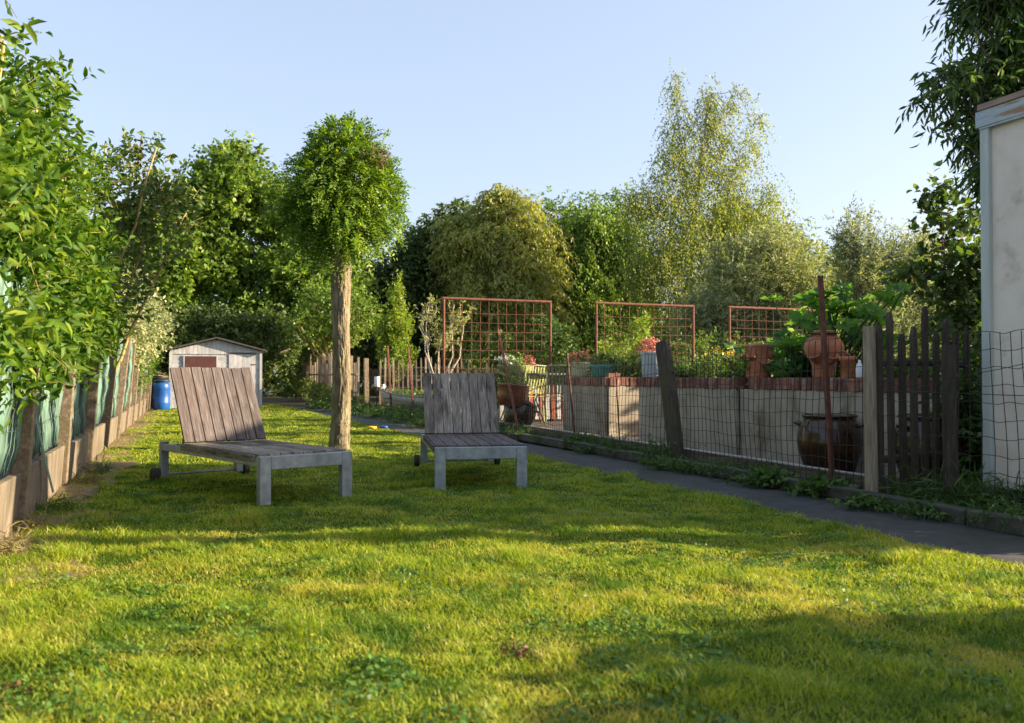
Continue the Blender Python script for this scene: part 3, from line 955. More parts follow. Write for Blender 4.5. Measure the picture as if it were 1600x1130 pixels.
# ------------------------------------------------------------------ ball robinia
def robinia():
    rng = np.random.default_rng(21)
    bx, by = 1.89, 11.68
    root = thing('ball_tree', 'clipped ball headed tree on a bare furrowed trunk between the loungers', 'tree', (bx, by, 0))
    nr, ns = 420, 180
    z = np.linspace(-.03, 2.62, nr)
    a = np.linspace(0, 2 * math.pi, ns, endpoint=False)
    Z, A = np.meshgrid(z, a, indexing='ij')
    rad = .118 + .035 * np.exp(-Z / .12) + .014 * np.exp(-(2.55 - Z) / .25) + .006 * np.sin(Z * 3.3)
    def ring(nc, fz, seed_):
        G = np.random.default_rng(seed_).random((200, nc))
        u, v = A / (2 * math.pi) * nc + .35 * np.sin(Z * 4 + seed_), (Z + .1) * fz
        i0, j0 = np.floor(u).astype(int), np.floor(v).astype(int)
        a_, b_ = u - i0, v - j0
        a_, b_ = a_ * a_ * (3 - 2 * a_), b_ * b_ * (3 - 2 * b_)
        g = lambda p, q: G[q % 200, p % nc]
        return (g(i0, j0) * (1 - a_) + g(i0 + 1, j0) * a_) * (1 - b_) + (g(i0, j0 + 1) * (1 - a_) + g(i0 + 1, j0 + 1) * a_) * b_
    rid = sum(w_ * (1 - np.abs(2 * ring(nc, fz, sd) - 1)) ** 1.5 for nc, fz, w_, sd in ((15, 4, .5, 1), (26, 9, .3, 2), (50, 22, .2, 3)))
    rad = rad * (1 + .2 * (.55 - rid))
    cx = .012 * np.sin(Z * 2.6) + .02 * np.sin(Z * 1.1) + Z * .004
    cy = .012 * np.sin(Z * 2.1 + 1)
    V = np.stack([cx + np.cos(A) * rad, cy + np.sin(A) * rad, Z], -1).reshape(-1, 3)
    i = np.arange(nr * ns).reshape(nr, ns)
    j = np.roll(i, -1, 1)
    F = np.stack([i[:-1], j[:-1], j[1:], i[1:]], -1).reshape(-1, 4)
    tr = link_mesh('trunk', np_mesh('trunk', V, faces=[F], smooth=True), M_BARKR, root)
    lobes = [(0, 0, 3.3, .72, .72, .78), (.1, 0, 3.72, .55, .55, .5), (.1, -.05, 4.05, .26, .26, .24), (-.14, 0, 3.05, .58, .6, .42), (.24, 0, 3.25, .55, .55, .62)]
    P, o, k = lobe_points(rng, lobes, 3000, .5, .16)
    D = unit(o + rng.normal(size=P.shape) * .5 + np.array([0, 0, .15]))
    per = 15
    t = np.repeat((np.arange(8) + .8) / 8, 2)[:per]
    ln = (.21 * rng.uniform(.7, 1.25, len(P)))[:, None, None]
    dn = np.array([0, 0, -1.])
    dr = rng.uniform(.1, .8, len(P))[:, None, None]
    pos = P[:, None] + D[:, None] * ln * t[None, :, None] + dn * dr * ln * t[None, :, None] ** 2
    ax = unit(D[:, None] + 2 * dn * dr * t[None, :, None])
    side = unit(np.cross(ax, np.broadcast_to(rng.normal(size=(len(P), 1, 3)) * .5 + np.array([0, 0, 1.]), ax.shape)))
    sg = np.where(np.arange(per) % 2 == 0, 1., -1.)[None, :, None]
    d = ax * .45 + side * sg + rng.normal(size=pos.shape) * .15
    d[:, -1] = ax[:, -1]
    nr_ = np.cross(ax, side) * 1. + rng.normal(size=pos.shape) * .3
    nr_ *= np.sign(nr_[..., 2:3] + 1e-6)
    L = .052 * rng.uniform(.8, 1.2, (len(P), per)).ravel()
    me = leaf_mesh('crown', T_FAR, pos.reshape(-1, 3), d.reshape(-1, 3), nr_.reshape(-1, 3), L, L * .46)
    link_mesh('crown', me, L_ROBIN, root)
    m = MB()
    for q in range(26):
        e = P[rng.integers(len(P))] * np.array([.85, .85, 1]) + np.array([0, 0, -.05])
        m.tube(curve_pts((0, 0, 2.55), e, (0, 0, .06), 5, rng, .03), list(np.linspace(.045, .008, 6)), 6)
    m.build('limbs', M_BARK, root, smooth=True)
    nst = MB()
    for q in range(60):
        an, r = rng.random() * 6.28, .06 + .05 * rng.random()
        c = np.array([.36, -.62, 3.72])
        p0 = c + np.array([math.cos(an) * r, .02 * rng.normal(), math.sin(an) * r * .8])
        nst.tube(curve_pts(p0, p0 + unit(rng.normal(size=3)) * .12, rng.normal(size=3) * .02, 3), .004, 4)
    nst.build('dry_leaf_clump', M_DEAD, root)


robinia()


# ------------------------------------------------------------------ right: outhouse, fence, planter
def outhouse():
    root = thing('outhouse', 'tall narrow pale plastered outhouse with peeling blue fascia at the right end of the fence', 'outhouse', (5.56, 4.94, 0))
    x0, x1, y0, y1 = 0, 1.7, -.98, 0
    z0, z1 = .14, 2.84
    m = MB()
    m.add([(x0, y0, z0), (x1, y0, z0), (x1, y1, z0), (x0, y1, z0), (x0, y0, z1), (x1, y0, z1 - .25), (x1, y1, z1 - .25), (x0, y1, z1)],
          [(0, 3, 2, 1), (0, 1, 5, 4), (1, 2, 6, 5), (2, 3, 7, 6), (3, 0, 4, 7), (4, 5, 6, 7)])
    m.build('wall', M_WALLP, root)
    t = MB()
    t.box((-.012, y1 + .005, 1.45), (.05, .075, 2.88))
    t.build('corner_trim', M_TRIMG, root, bevel=.004)
    f = MB()
    f.box((-.035, (y0 + y1) / 2 - .02, 2.85), (.03, 1.16, .12))
    f.build('fascia', M_FASC, root, bevel=.004)
    s = MB()
    s.box((-.02, (y0 + y1) / 2 - .02, 2.782), (.05, 1.1, .014))
    s.build('soffit', M_WHITEW, root)
    r = MB()
    ya, yb = y0 - .12, y1 + .045
    zr = lambda x: 2.914 - .147 * (x + .06)
    r.add([(x, y, zr(x) + dz) for dz in (0, .045) for x, y in ((-.06, ya), (x1 + .1, ya), (x1 + .1, yb), (-.06, yb))],
          [(0, 3, 2, 1), (4, 5, 6, 7), (0, 1, 5, 4), (1, 2, 6, 5), (2, 3, 7, 6), (3, 0, 4, 7)])
    r.build('roof', M_ROOFT, root, bevel=.005)
    for yy in (-.9, -.08):
        b = MB()
        b.box((.12, yy, .06), (.2, .18, .16))
        b.build('foot_block', M_BRICK, root, bevel=.006)
    pl = MB()
    pl.box((x1 / 2, y0 - .02, .1), (x1, .03, .3))
    pl.build('plinth', M_BOARDW, root)


outhouse()


def wire_fence():
    rng = random.Random(31)
    X = 4.97
    root = thing('wire_mesh_fence', 'rusty wire mesh fence on leaning iron rods along the path', 'fence', (X, 8, 0))
    # posts: (y, x offset, height, lean y, lean x, radius, material, kind)
    rods = [(5.94, 0, 1.79, .14, 0, .017, M_RUSTD), (9.72, 0, 1.0, .12, 0, .009, M_RUSTD), (11.1, .03, 1.27, .3, 0, .015, M_RUSTD), (13.2, 0, 1.86, 1.1, 0, .017, M_RUST),
            (16.3, 0, 1.3, .1, 0, .012, M_RUST), (20.17, .02, 1.69, .6, 0, .02, M_RUST), (22.62, .03, 1.78, .5, 0, .02, M_RUST)]
    for y, dx, h, ly, lx, r, mt in rods:
        m = MB()
        if r > .016:
            a = Vector((lx, ly, h)).normalized()
            q = a.to_track_quat('Z', 'Y').to_matrix()
            m.box(Vector((dx, y - 8, 0)) + a * h / 2, (r * 2, r * 2, Vector((lx, ly, h)).length), q)
        else:
            m.tube([(dx, y - 8, -.05), (dx + lx * .5, y - 8 + ly * .5, h * .5), (dx + lx, y - 8 + ly, h)], r, 8)
        m.build('rod', mt, root)
    # sawn timber post with slanted top
    m = MB()
    a, h = .085, 1.36
    vs = []
    for z, ly, k, dz in ((-.05, 0, 1, 0), (.7, .13, 1.0, 0), (1.22, .25, .97, 0), (1.3, .27, .85, .06)):
        for sx, sy in ((-1, -1), (1, -1), (1, 1), (-1, 1)):
            q = rotz(R(38)) @ Vector((sx * a * k * .82, sy * a * k * .82, 0))
            vs.append((q.x - ly * .1, 8.38 - 8 + ly + q.y, z + dz * (1 if sy < 0 else .3)))
    m.add(vs, [(q * 4 + j, q * 4 + (j + 1) % 4, q * 4 + 4 + (j + 1) % 4, q * 4 + 4 + j) for q in range(3) for j in range(4)] + [(12, 13, 14, 15)])
    o = m.build('timber_post', M_WOODD, root, bevel=.008)
    tag(o, 'thick dark timber post leaning away with a slanted top')
    m = MB()
    m.tube([(-.1, 5.39 - 8, -.05), (-.1, 5.4 - 8, .7), (-.1, 5.41 - 8, 1.33)], [.05, .047, .045], 14)
    m.build('timber_post', M_WOODP, root, smooth=False)
    m = MB()
    m.tube([(.28, 5.0 - 8, -.05), (.28, 5.02 - 8, .6), (.29, 5.03 - 8, 1.18)], [.055, .052, .05], 14)
    m.build('timber_post', M_WOODD, root)
    m = MB()
    m.box((-.02, 25.8 - 8, .72), (.13, .13, 1.5), Matrix.Rotation(R(-4), 3, 'X'))
    m.build('timber_post', M_WOODP, root, bevel=.01)

    def mesh_bay(p0, p1, hz0, hz1, nv, rows, bx=0):
        m = MB()
        p0, p1 = Vector(p0), Vector(p1)
        d = p1 - p0
        ph = rng.random() * 6

        def at(t, q):
            p = p0 + d * t
            h = hz0 + (hz1 - hz0) * t - .05 * math.sin(math.pi * t)
            z = .03 + (h - .03) * q
            return Vector((p.x + bx * math.sin(math.pi * t) * q + .02 * math.sin(6 * t + ph + 3 * q), p.y + .035 * math.sin(q * 3 + ph) * math.sin(math.pi * t) + rng.uniform(-.004, .004), z))
        for i in range(nv + 1):
            t = i / nv
            m.tube([at(t, q) for q in (0, .17, .33, .5, .66, .83, 1)], .0029, 4, cap=False)
        for q in rows:
            m.tube([at(t / 12, q) + Vector((.003, 0, .012 * math.sin(t * 2 + ph + q * 9))) for t in range(13)], .0031, 4, cap=False)
        m.build('mesh_panel', M_WIRE, root)
    rows = (0, .1, .2, .3, .4, .5, .6, .7, .8, .9, 1)
    for y0, y1, h0, h1 in ((8.38, 5.45, 1.24, 1.3), (11.2, 8.42, 1.19, 1.24), (13.7, 11.2, 1.15, 1.2), (16.4, 13.7, 1.1, 1.15), (20.3, 16.4, 1.15, 1.12), (22.8, 20.3, 1.15, 1.15), (25.8, 22.8, 1.2, 1.15)):
        nv = int((y0 - y1) / .078) if y0 < 14 else int((y0 - y1) / .13)
        mesh_bay((0, y0 - 8, 0), (0, y1 - 8, 0), h0, h1, nv, rows)
    mesh_bay((-.05, 5.4 - 8, 0), (.2, 4.97 - 8, 0), 1.3, 1.28, 5, rows, .0)
    mesh_bay((.2, 4.97 - 8, 0), (.32, 3.9 - 8, 0), 1.28, 1.33, 13, rows, .05)
    m = MB()
    m.tube([(-.03, 5.4 - 8, .84), (.1, 5.1 - 8, .835), (.3, 4.5 - 8, .82), (.4, 3.9 - 8, .82)], .003, 5)
    m.tube([(.22, 5.0 - 8, .93), (.3, 4.6 - 8, 1.0), (.35, 4.2 - 8, 1.08)], .0028, 5)
    m.build('strand', M_WIRE, root)


wire_fence()


def pickets(name, label, pts, mat, railmat, heights, width=.06, rails=(.35, 1.1), loc=None, lean=.03, thick=.03, seed=1, railr=.03, pointed=True):
    rng = random.Random(seed)
    loc = Vector(loc)
    root = thing(name, label, 'fence', loc)
    m = MB()
    for p in pts:
        h = rng.uniform(*heights)
        wd = width * rng.uniform(.75, 1.15)
        d = (Vector(pts[-1]) - Vector(pts[0]))
        a = math.atan2(d.y, d.x)
        lx = rng.uniform(-lean, lean)
        c = Vector(p) - loc
        Rz = rotz(a)
        vs = []
        hs = [(0, 1), (h * .55, 1), (h - .07, .95), (h, .3 if pointed else .9)]
        for z, k in hs:
            for sx, sy in ((-1, -1), (1, -1), (1, 1), (-1, 1)):
                q = Rz @ Vector((sx * wd / 2 * k + lx * z, sy * thick / 2, 0))
                vs.append((c.x + q.x, c.y + q.y, c.z + z))
        m.add(vs, [(q * 4 + j, q * 4 + (j + 1) % 4, q * 4 + 4 + (j + 1) % 4, q * 4 + 4 + j) for q in range(3) for j in range(4)] + [(12, 13, 14, 15)])
    m.build('pickets', mat, root)
    a_, b_ = Vector(pts[0]) - loc, Vector(pts[-1]) - loc
    dd = (b_ - a_).normalized()
    nrm = Vector((-dd.y, dd.x, 0)) * (thick / 2 + railr * .9)
    r = MB()
    for z in rails:
        r.tube([a_ - dd * .05 + nrm + Vector((0, 0, z)), (a_ + b_) / 2 + nrm + Vector((0, 0, z + .015)), b_ + dd * .05 + nrm + Vector((0, 0, z))], railr, 6)
    r.build('rail', railmat, root)
    return root


pickets('picket_fence', 'dark weathered picket panel between the wire fence corner post and the outhouse',
        [(5.0 + .15 * i, 5.44 + .04 * i, 0) for i in range(9)], M_WOODD, M_WOODD, (1.28, 1.56), .06, (.3, 1.05), (5.0, 5.44, 0), .02, seed=3)
pickets('paling_fence', 'pale sunlit paling fence across the garden behind the boat planter',
        [(5.5 + .14 * i, 26.5 - .01 * i, 0) for i in range(27)], M_WOODP, M_WOODP, (1.3, 1.55), .05, (.6, .95, 1.2), (5.5, 26.5, 0), .02, seed=5, railr=.022)
pickets('paling_fence', 'dark slanting paling fence behind the garden table',
        [(5.4 + .1 * i, 17.28 + .005 * i, 0) for i in range(28)], M_WOODD, M_WOODD, (1.05, 1.3), .035, (.5, 1.0), (5.4, 17.28, 0), .12, seed=6, railr=.015)
pickets('paling_fence', 'far fence of old upright timber stakes half grown over beside the shed',
        [(4.5 + .02 * math.sin(i * 1.7), 24.6 + .34 * i, 0) for i in range(40)], M_WOODP, M_WOODP, (1.3, 1.85), .17, (.5, 1.0), (4.5, 24.6, 0), .05, .05, seed=7, pointed=False)


def planter_wall():
    rng = random.Random(12)
    root = thing('raised_planter', 'long raised planter of grey cement boards capped with old red bricks', 'planter', (6.2, 10, 0))
    hw = .8
    # outline of the front: far block nearer the path, then a step back
    # two blocks in one line with a narrow passage between them
    segs = [((6.17, 14.1), (6.17, 12.5)), ((6.17, 12.5), (7.4, 12.5)), ((7.4, 11.38), (6.17, 11.38)), ((6.17, 11.38), (6.17, 8.98)), ((6.17, 8.98), (6.22, 8.95)), ((6.22, 8.95), (6.22, 5.9))]
    for (ax, ay), (bx, by) in segs:
        m = MB()
        L = math.hypot(bx - ax, by - ay)
        n = max(1, round(L / 1.05))
        a = math.atan2(by - ay, bx - ax)
        for i in range(n):
            t = (i + .5) / n
            off = .003 * (i % 2)
            c = Vector((ax + (bx - ax) * t - 6.2, ay + (by - ay) * t - 10, hw / 2))
            nrm = Vector((-math.sin(a), math.cos(a), 0))
            m.box(c - nrm * (.03 + off) * 1.0, (L / n - .004, .05, hw), rotz(a))
        m.build('cement_board', M_PLANTER, root)
    s = MB()
    for ya, yb, xa in ((12.58, 14.0, 6.25), (5.9, 11.3, 6.3)):
        s.add([(x - 6.2, y - 10, z) for z in (.0, .74) for x, y in ((xa, ya), (7.35, ya), (7.35, yb), (xa, yb))],
              [(4, 5, 6, 7), (0, 1, 5, 4), (1, 2, 6, 5), (2, 3, 7, 6), (3, 0, 4, 7)])
    s.build('soil', M_TERR, root)
    for (ax, ay), (bx, by) in segs:
        c = MB()
        L = math.hypot(bx - ax, by - ay)
        if L < .2:
            continue
        a = math.atan2(by - ay, bx - ax)
        nrm = Vector((-math.sin(a), math.cos(a), 0))
        d = 0.
        while d < L:
            wd = rng.uniform(.058, .075)
            t = (d + wd / 2) / L
            p = Vector((ax + (bx - ax) * t - 6.2, ay + (by - ay) * t - 10, hw + .065 + rng.uniform(-.006, .006)))
            if d > .1 or ax != bx:
                c.box(p - nrm * -(.03 + rng.uniform(-.01, .01)), (wd - .007, .2, .13 + rng.uniform(-.006, .004)), rotz(a + rng.uniform(-.03, .03)))
            d += wd
        c.build('brick_coping', M_BRICK, root, bevel=.005)
    l = MB()
    l.box((6.32 - 6.2, 12.62 - 10, hw + .165), (.22, .11, .065), rotz(.1))
    o = l.build('loose_brick', M_BRICK, root, bevel=.005)


planter_wall()


# ------------------------------------------------------------------ trellises
def trellis(label, x0, x1):
    Y, H = 17.5, 2.54
    root = thing('trellis_frame', label, 'trellis', ((x0 + x1) / 2, Y, 0), 0, 'rusty trellis frames standing in a row')
    hw = (x1 - x0) / 2
    for s in (-1, 1):
        m = MB()
        m.tube([(s * hw, 0, -.05), (s * hw, 0, H - .02)], .028, 10)
        m.build('upright', M_RUST, root)
    m = MB()
    m.tube([(-hw - .028, 0, H), (hw + .028, 0, H - .01)], .028, 10)
    m.build('top_rail', M_RUST, root)
    g = MB()
    nx = 12
    for i in range(1, nx):
        x = -hw + 2 * hw * i / nx
        g.tube([(x, .006, .3), (x + .02 * math.sin(i * 2.7 + x0), .006, 1.4), (x + .012 * math.sin(i + x0), .006, H - .03)], .0055, 5)
    z = .35
    while z < H - .12:
        g.tube([(-hw + .02, -.006, z), (0, -.006, z - .012), (hw - .02, -.006, z + .012 * math.sin(z * 9 + x0))], .0055, 5)
        z += .19
    g.build('grid', M_RUST, root)


trellis('rusty grid trellis frame behind the lounger with the dark backrest', 4.94, 7.29)
trellis('rusty grid trellis frame above the teal bowl, middle of the row of three', 8.37, 10.79)
trellis('rusty grid trellis frame behind the pumpkin leaves, farthest from the shed of three', 11.75, 14.18)


# ------------------------------------------------------------------ pots on and beside the planter
def flowers(root, name, mat, c, r, n, size, seed, zs=.6, wide=.8, T=T_FAR, leaf=None, per=5):
    rng = np.random.default_rng(seed)
    P, o, k = lobe_points(rng, [(c[0], c[1], c[2], r, r, r * zs)], n, .2, .1)
    D = unit(o + rng.normal(size=P.shape) * .5 + np.array([0, 0, .6]))
    lp, ld, ln, L = twig_leaves(rng, P, D, r * .5, per, size, .3)
    return link_mesh(name, leaf_mesh(name, T, lp, ld, ln, L, L * wide), mat, root)


def pot(name, label, cat, loc, prof, mat, n=32, soil=True):
    root = thing(name, label, cat, loc)
    m = MB()
    m.lathe(prof, n)
    m.build('pot', mat, root, smooth=False)
    o = root.children[0]
    for p in o.data.polygons:
        p.use_smooth = True
    if soil:
        r = max(p[0] for p in prof) * .9
        s = MB()
        z = max(p[1] for p in prof) - .03
        s.lathe([(r, z), (r * .5, z + .012), (0, z + .015)], 20)
        s.build('soil', M_TERR, root)
    return root


ZC = .935
p = pot('flower_pot', 'cream green enamel pot with pink flowers on the far corner of the brick coping', 'pot', (6.3, 13.8, ZC),
        [(0, 0), (.13, 0), (.145, .02), (.165, .235), (.175, .25), (.165, .255), (.15, .23)], M_CREAM)
flowers(p, 'blooms', L_PINK, (0, 0, .3), .2, 130, .035, 1)
flowers(p, 'leaves', L_BED, (0, 0, .27), .16, 60, .05, 2)
p = pot('planting_bowl', 'teal bowl with white flowers beside the cream green pot', 'bowl', (6.42, 13.2, ZC),
        [(0, 0), (.15, 0), (.17, .02), (.205, .17), (.225, .2), (.215, .205), (.18, .17)], M_TEAL)
flowers(p, 'leaves', L_BED, (0, 0, .25), .2, 120, .05, 3)
flowers(p, 'blooms', L_WHITEF, (.02, 0, .33), .09, 14, .03, 4)
p = pot('flower_bucket', 'tall pale blue bucket with pink flowers next to the leaning timber post', 'bucket', (6.26, 11.25, ZC),
        [(0, 0), (.13, 0), (.14, .01), (.165, .34), (.175, .36), (.165, .365), (.15, .33)], M_PALEB)
flowers(p, 'blooms', L_PINK, (0, 0, .42), .18, 150, .035, 5)


def strawberry_pot(label, loc, prof, pockets, seed):
    root = pot('strawberry_pot', label, 'pot', loc, prof, M_TERRA, 40)
    for an, z, r, s in pockets:
        M = rotz(an) @ Matrix.Rotation(R(38), 3, 'Y')
        m = MB()
        m.lathe([(0, -.1 * s), (.03 * s, -.09 * s), (.06 * s, -.03 * s), (.075 * s, .03 * s), (.085 * s, .04 * s), (.075 * s, .045 * s), (.055 * s, -.01 * s), (0, -.02 * s)], 20, M,
                (math.cos(an) * r, math.sin(an) * r, z))
        m.build('pocket', M_TERRA, root, smooth=True)
    return root


strawberry_pot('cylindrical terracotta strawberry pot with side pockets at the near middle of the coping', (6.33, 8.84, ZC),
               [(0, 0), (.135, 0), (.14, .02), (.132, .2), (.14, .33), (.158, .36), (.162, .385), (.148, .39), (.13, .34)],
               [(R(205), .25, .135, .8), (R(262), .17, .13, .8), (R(315), .27, .135, .8), (R(140), .25, .135, .8)], 1)
strawberry_pot('big round bellied terracotta urn with side pockets under the pumpkin leaves', (6.36, 7.73, ZC),
               [(0, 0), (.11, 0), (.118, .015), (.122, .12), (.14, .18), (.19, .25), (.208, .31), (.19, .38), (.14, .435), (.1, .46), (.1, .48), (.11, .49), (.104, .5), (.085, .47)],
               [(R(200), .22, .175, .85), (R(255), .21, .18, .85), (R(312), .25, .185, .9), (R(20), .26, .175, .85)], 2)
p = pot('clay_pipe', 'upright terracotta pipe beside the big urn', 'pipe', (6.37, 7.38, ZC), [(.065, 0), (.072, .01), (.072, .17), (.085, .175), (.085, .22), (.065, .22), (.06, .05)], M_TERRA, soil=False)
t = thing('bottle', 'small white bottle beside the terracotta pipe', 'bottle', (6.38, 7.22, ZC))
m = MB()
m.lathe([(0, 0), (.035, 0), (.038, .01), (.038, .1), (.03, .13), (.014, .15), (.014, .18), (0, .18)], 16)
m.build('body', M_WHITEP, t, smooth=True)
m = MB()
m.lathe([(0, .18), (.017, .181), (.017, .2), (0, .2)], 12)
m.build('cap', M_BLACK, t)


def jar(label, loc, s, mat, tilt=0, rz=0):
    root = thing('stoneware_jar', label, 'jar', loc, rz)
    root.rotation_euler = (0, tilt, rz)
    m = MB()
    m.lathe([(0, 0), (.22 * s, 0), (.25 * s, .04 * s), (.32 * s, .25 * s), (.335 * s, .36 * s), (.31 * s, .5 * s), (.275 * s, .57 * s), (.265 * s, .6 * s), (.28 * s, .615 * s), (.29 * s, .63 * s),
             (.27 * s, .64 * s), (.25 * s, .6 * s), (.28 * s, .45 * s), (.3 * s, .3 * s), (.2 * s, .05 * s), (0, .04 * s)], 48)
    m.build('vessel', mat, root, smooth=True)
    for a in (R(170), R(-10)):
        h = MB()
        pts = []
        for i in range(9):
            q = math.pi * i / 8
            rr = (.29 + .085 * math.sin(q)) * s
            off = (math.cos(q)) * .07
            pts.append((math.cos(a + off * 1.4) * rr, math.sin(a + off * 1.4) * rr, (.52 + .03 * math.sin(q)) * s))
        h.tube(pts, .022 * s, 8)
        h.build('handle', mat, root, smooth=True)
    return root


jar('large brown glazed two handled jar on the ground by the leaning iron rod', (5.78, 6.95, .01), .9, M_GLAZE, rz=R(-50))
jar('brown glazed jar half hidden behind the dark pickets', (6.05, 5.98, .01), .95, M_GLAZE, rz=R(10))
jar('lower dark glazed jar tipped over beneath another jar behind the dark backrest', (5.28, 14.3, .06), .8, M_GLAZE, tilt=R(24), rz=R(-30))
# wide glazed bowl planter on top
t = pot('glazed_planter', 'wide brown glazed pot with a plant standing on the tipped jar', 'pot', (5.2, 14.2, .44),
        [(0, 0), (.2, 0), (.24, .03), (.265, .2), (.26, .33), (.28, .35), (.275, .375), (.24, .36), (.22, .3)], M_GLAZER)
t.rotation_euler = (0, R(6), 0)
flowers(t, 'leaves', L_BED, (0, 0, .42), .2, 40, .09, 8, wide=.3)


# ------------------------------------------------------------------ table, chairs, red slats, boat
def table():
    root = thing('garden_table', 'dark metal garden table behind the green slatted chair', 'table', (6.15, 16.2, 0))
    m = MB()
    m.lathe([(0, .97), (.84, .97), (.85, .98), (.85, 1.005), (.84, 1.01), (0, 1.01)], 40)
    m.build('table_top', M_TABLE, root)
    for a in range(4):
        an = a * math.pi / 2 + .5
        g = MB()
        g.tube([(math.cos(an) * .6, math.sin(an) * .6, 0), (math.cos(an) * .35, math.sin(an) * .35, .5), (math.cos(an) * .6, math.sin(an) * .6, .97)], .017, 8)
        g.build('leg', M_TABLE, root)


table()
p = pot('planter_bowl', 'olive bowl of white and red flowers on the garden table', 'bowl', (5.98, 16.1, 1.01), [(0, 0), (.28, 0), (.36, .13), (.37, .15), (.34, .15), (.3, .1)], M_OLIVEP)
flowers(p, 'white_blooms', L_WHITEF, (-.2, 0, .2), .17, 60, .05, 11)
flowers(p, 'red_blooms', L_PINK, (.2, 0, .18), .18, 60, .045, 12)
flowers(p, 'leaves', L_BED, (0, 0, .16), .26, 90, .06, 13)


def chair(label, loc, rz, mat):
    root = thing('garden_chair', label, 'chair', loc, rz, 'metal garden chairs round the table')
    W, S, B = .5, .47, 1.04
    for s in (-1, 1):
        m = MB()          # back leg runs up into the back upright
        m.tube([(s * W / 2, -.22, 0), (s * W / 2, -.2, .25), (s * W / 2, -.18, S), (s * W / 2, -.24, .75), (s * W / 2 * .97, -.29, B)], .012, 8)
        m.build('leg', mat, root)
        m = MB()
        m.tube([(s * W / 2, .25, 0), (s * W / 2, .22, S - .02)], .012, 8)
        m.build('leg', mat, root)
        m = MB()
        m.tube([(s * W / 2, -.19, S + .2), (s * W / 2 * 1.08, .05, S + .21), (s * W / 2 * 1.08, .2, S + .18), (s * W / 2, .23, S)], .011, 8)
        m.build('armrest', mat, root)
    m = MB()
    for i in range(8):
        y = -.18 + i * .057
        m.box((0, y, S), (W, .04, .006))
    m.build('seat', mat, root)
    m = MB()
    for i in range(7):
        x = -W / 2 + .045 + i * (W - .09) / 6
        pts = [(-.185, S + .05), (-.2, .62), (-.245, .78), (-.285, B - .02)]
        vs = []
        for y, z in pts:
            vs += [(x - .018, y, z), (x + .018, y, z), (x + .018, y + .005, z), (x - .018, y + .005, z)]
        m.add(vs, [(q * 4 + j, q * 4 + (j + 1) % 4, q * 4 + 4 + (j + 1) % 4, q * 4 + 4 + j) for q in range(3) for j in range(4)])
    m.build('back_slats', mat, root)
    m = MB()
    m.tube([(-W / 2, -.285, B), (0, -.305, B + .015), (W / 2, -.285, B)], .012, 8)
    m.tube([(-W / 2, -.185, S + .06), (W / 2, -.185, S + .06)], .008, 6)
    m.build('back_rail', mat, root)


chair('yellow green slatted metal chair facing the table, left of the dark chair', (6.05, 15.7, .1), R(18), M_CHAIR)
chair('dark green metal chair between the slatted chair and the planter', (6.6, 15.5, .1), R(-14), M_CHAIRD)
root = thing('red_slat_panel', 'low panel of red and white upright slats behind the garden chairs', 'panel', (6.95, 16.95, 0))
m, w_ = MB(), MB()
for i in range(16):
    (m if i % 2 else w_).box((-.95 + i * .125, 0, .42), (.085, .025, .7))
m.build('red_slats', M_REDW, root)
w_.build('white_slats', M_WHITEW, root)
m = MB()
for z in (.15, .7):
    m.box((0, .03, z), (2.0, .03, .06))
m.build('rail', M_REDW, root)


def boat():
    root = thing('boat_planter', 'old pale wooden boat planted with greenery between wire fence and paling fence', 'boat', (5.6, 22.3, 0))
    # stations along the keel from bow (far, towards the lawn end) to stern
    ax = Vector((-.12, 1, 0)).normalized()
    sd = Vector((ax.y, -ax.x, 0))
    Ls = 5.4
    n, k = 15, 9
    vs, fs = [], []
    for i in range(n):
        t = i / (n - 1)
        wd = .58 * math.sin(min(1, (1 - t) * 1.7) * math.pi / 2) ** .8
        gun = .42 + .2 * t ** 2.2 + .03 * (1 - t) ** 2
        keel = .05 + .3 * max(0, t - .72) ** 1.3
        along = (t - .5) * Ls
        for j in range(k):
            a = j / (k - 1) * 2 - 1
            prof = abs(a)
            z = keel + (gun - keel) * prof ** 1.9
            rake = max(0, t - .6) * .55 * prof ** 1.5
            p = ax * (along + rake) + sd * (a * wd * (.55 + .45 * prof) + 1e-3 * a)
            vs.append((p.x, p.y, z))
    for i in range(n - 1):
        for j in range(k - 1):
            fs.append((i * k + j, i * k + j + 1, (i + 1) * k + j + 1, (i + 1) * k + j))
    fs.append(tuple(range(k)))
    m = MB()
    m.add(vs, fs)
    o = m.build('hull', M_BOAT, root, smooth=True)
    s = o.modifiers.new('thickness', 'SOLIDIFY')
    s.thickness = .025
    g = MB()
    for j in (0, k - 1):
        g.tube([Vector(vs[i * k + j]) + Vector((0, 0, .01)) for i in range(n)], .026, 6)
    g.build('gunwale', M_STONE, root, smooth=True)
    st_ = MB()
    for q in (.55, .78):
        for sg in (0, 1):
            pts = []
            for i in range(n - 1):
                j0 = (k - 1) / 2 * (1 - q) if sg == 0 else (k - 1) / 2 * (1 + q)
                a, b = int(math.floor(j0)), int(math.floor(j0)) + 1
                f = j0 - a
                pts.append(Vector(vs[i * k + a]) * (1 - f) + Vector(vs[i * k + b]) * f)
            st_.tube(pts, .009, 5)
    st_.build('plank_seam', M_BOARDW, root)
    rng = np.random.default_rng(3)
    P = []
    for i in range(900):
        t, a = rng.uniform(.03, .78), rng.uniform(-.9, .9)
        wd = .5 * math.sin(min(1, (1 - t) * 1.7) * math.pi / 2) ** .8
        q = ax * ((t - .5) * Ls) + sd * (a * wd)
        P.append((q.x, q.y, .38))
    P = np.array(P)
    D = unit(rng.normal(size=P.shape) * .45 + np.array([0, 0, 1.]))
    lp, ld, ln, L = twig_leaves(rng, P, D, .22, 7, .08, .2)
    link_mesh('greenery', leaf_mesh('greenery', T_FAR, lp, ld, ln, L, L * .5), L_BED, root)


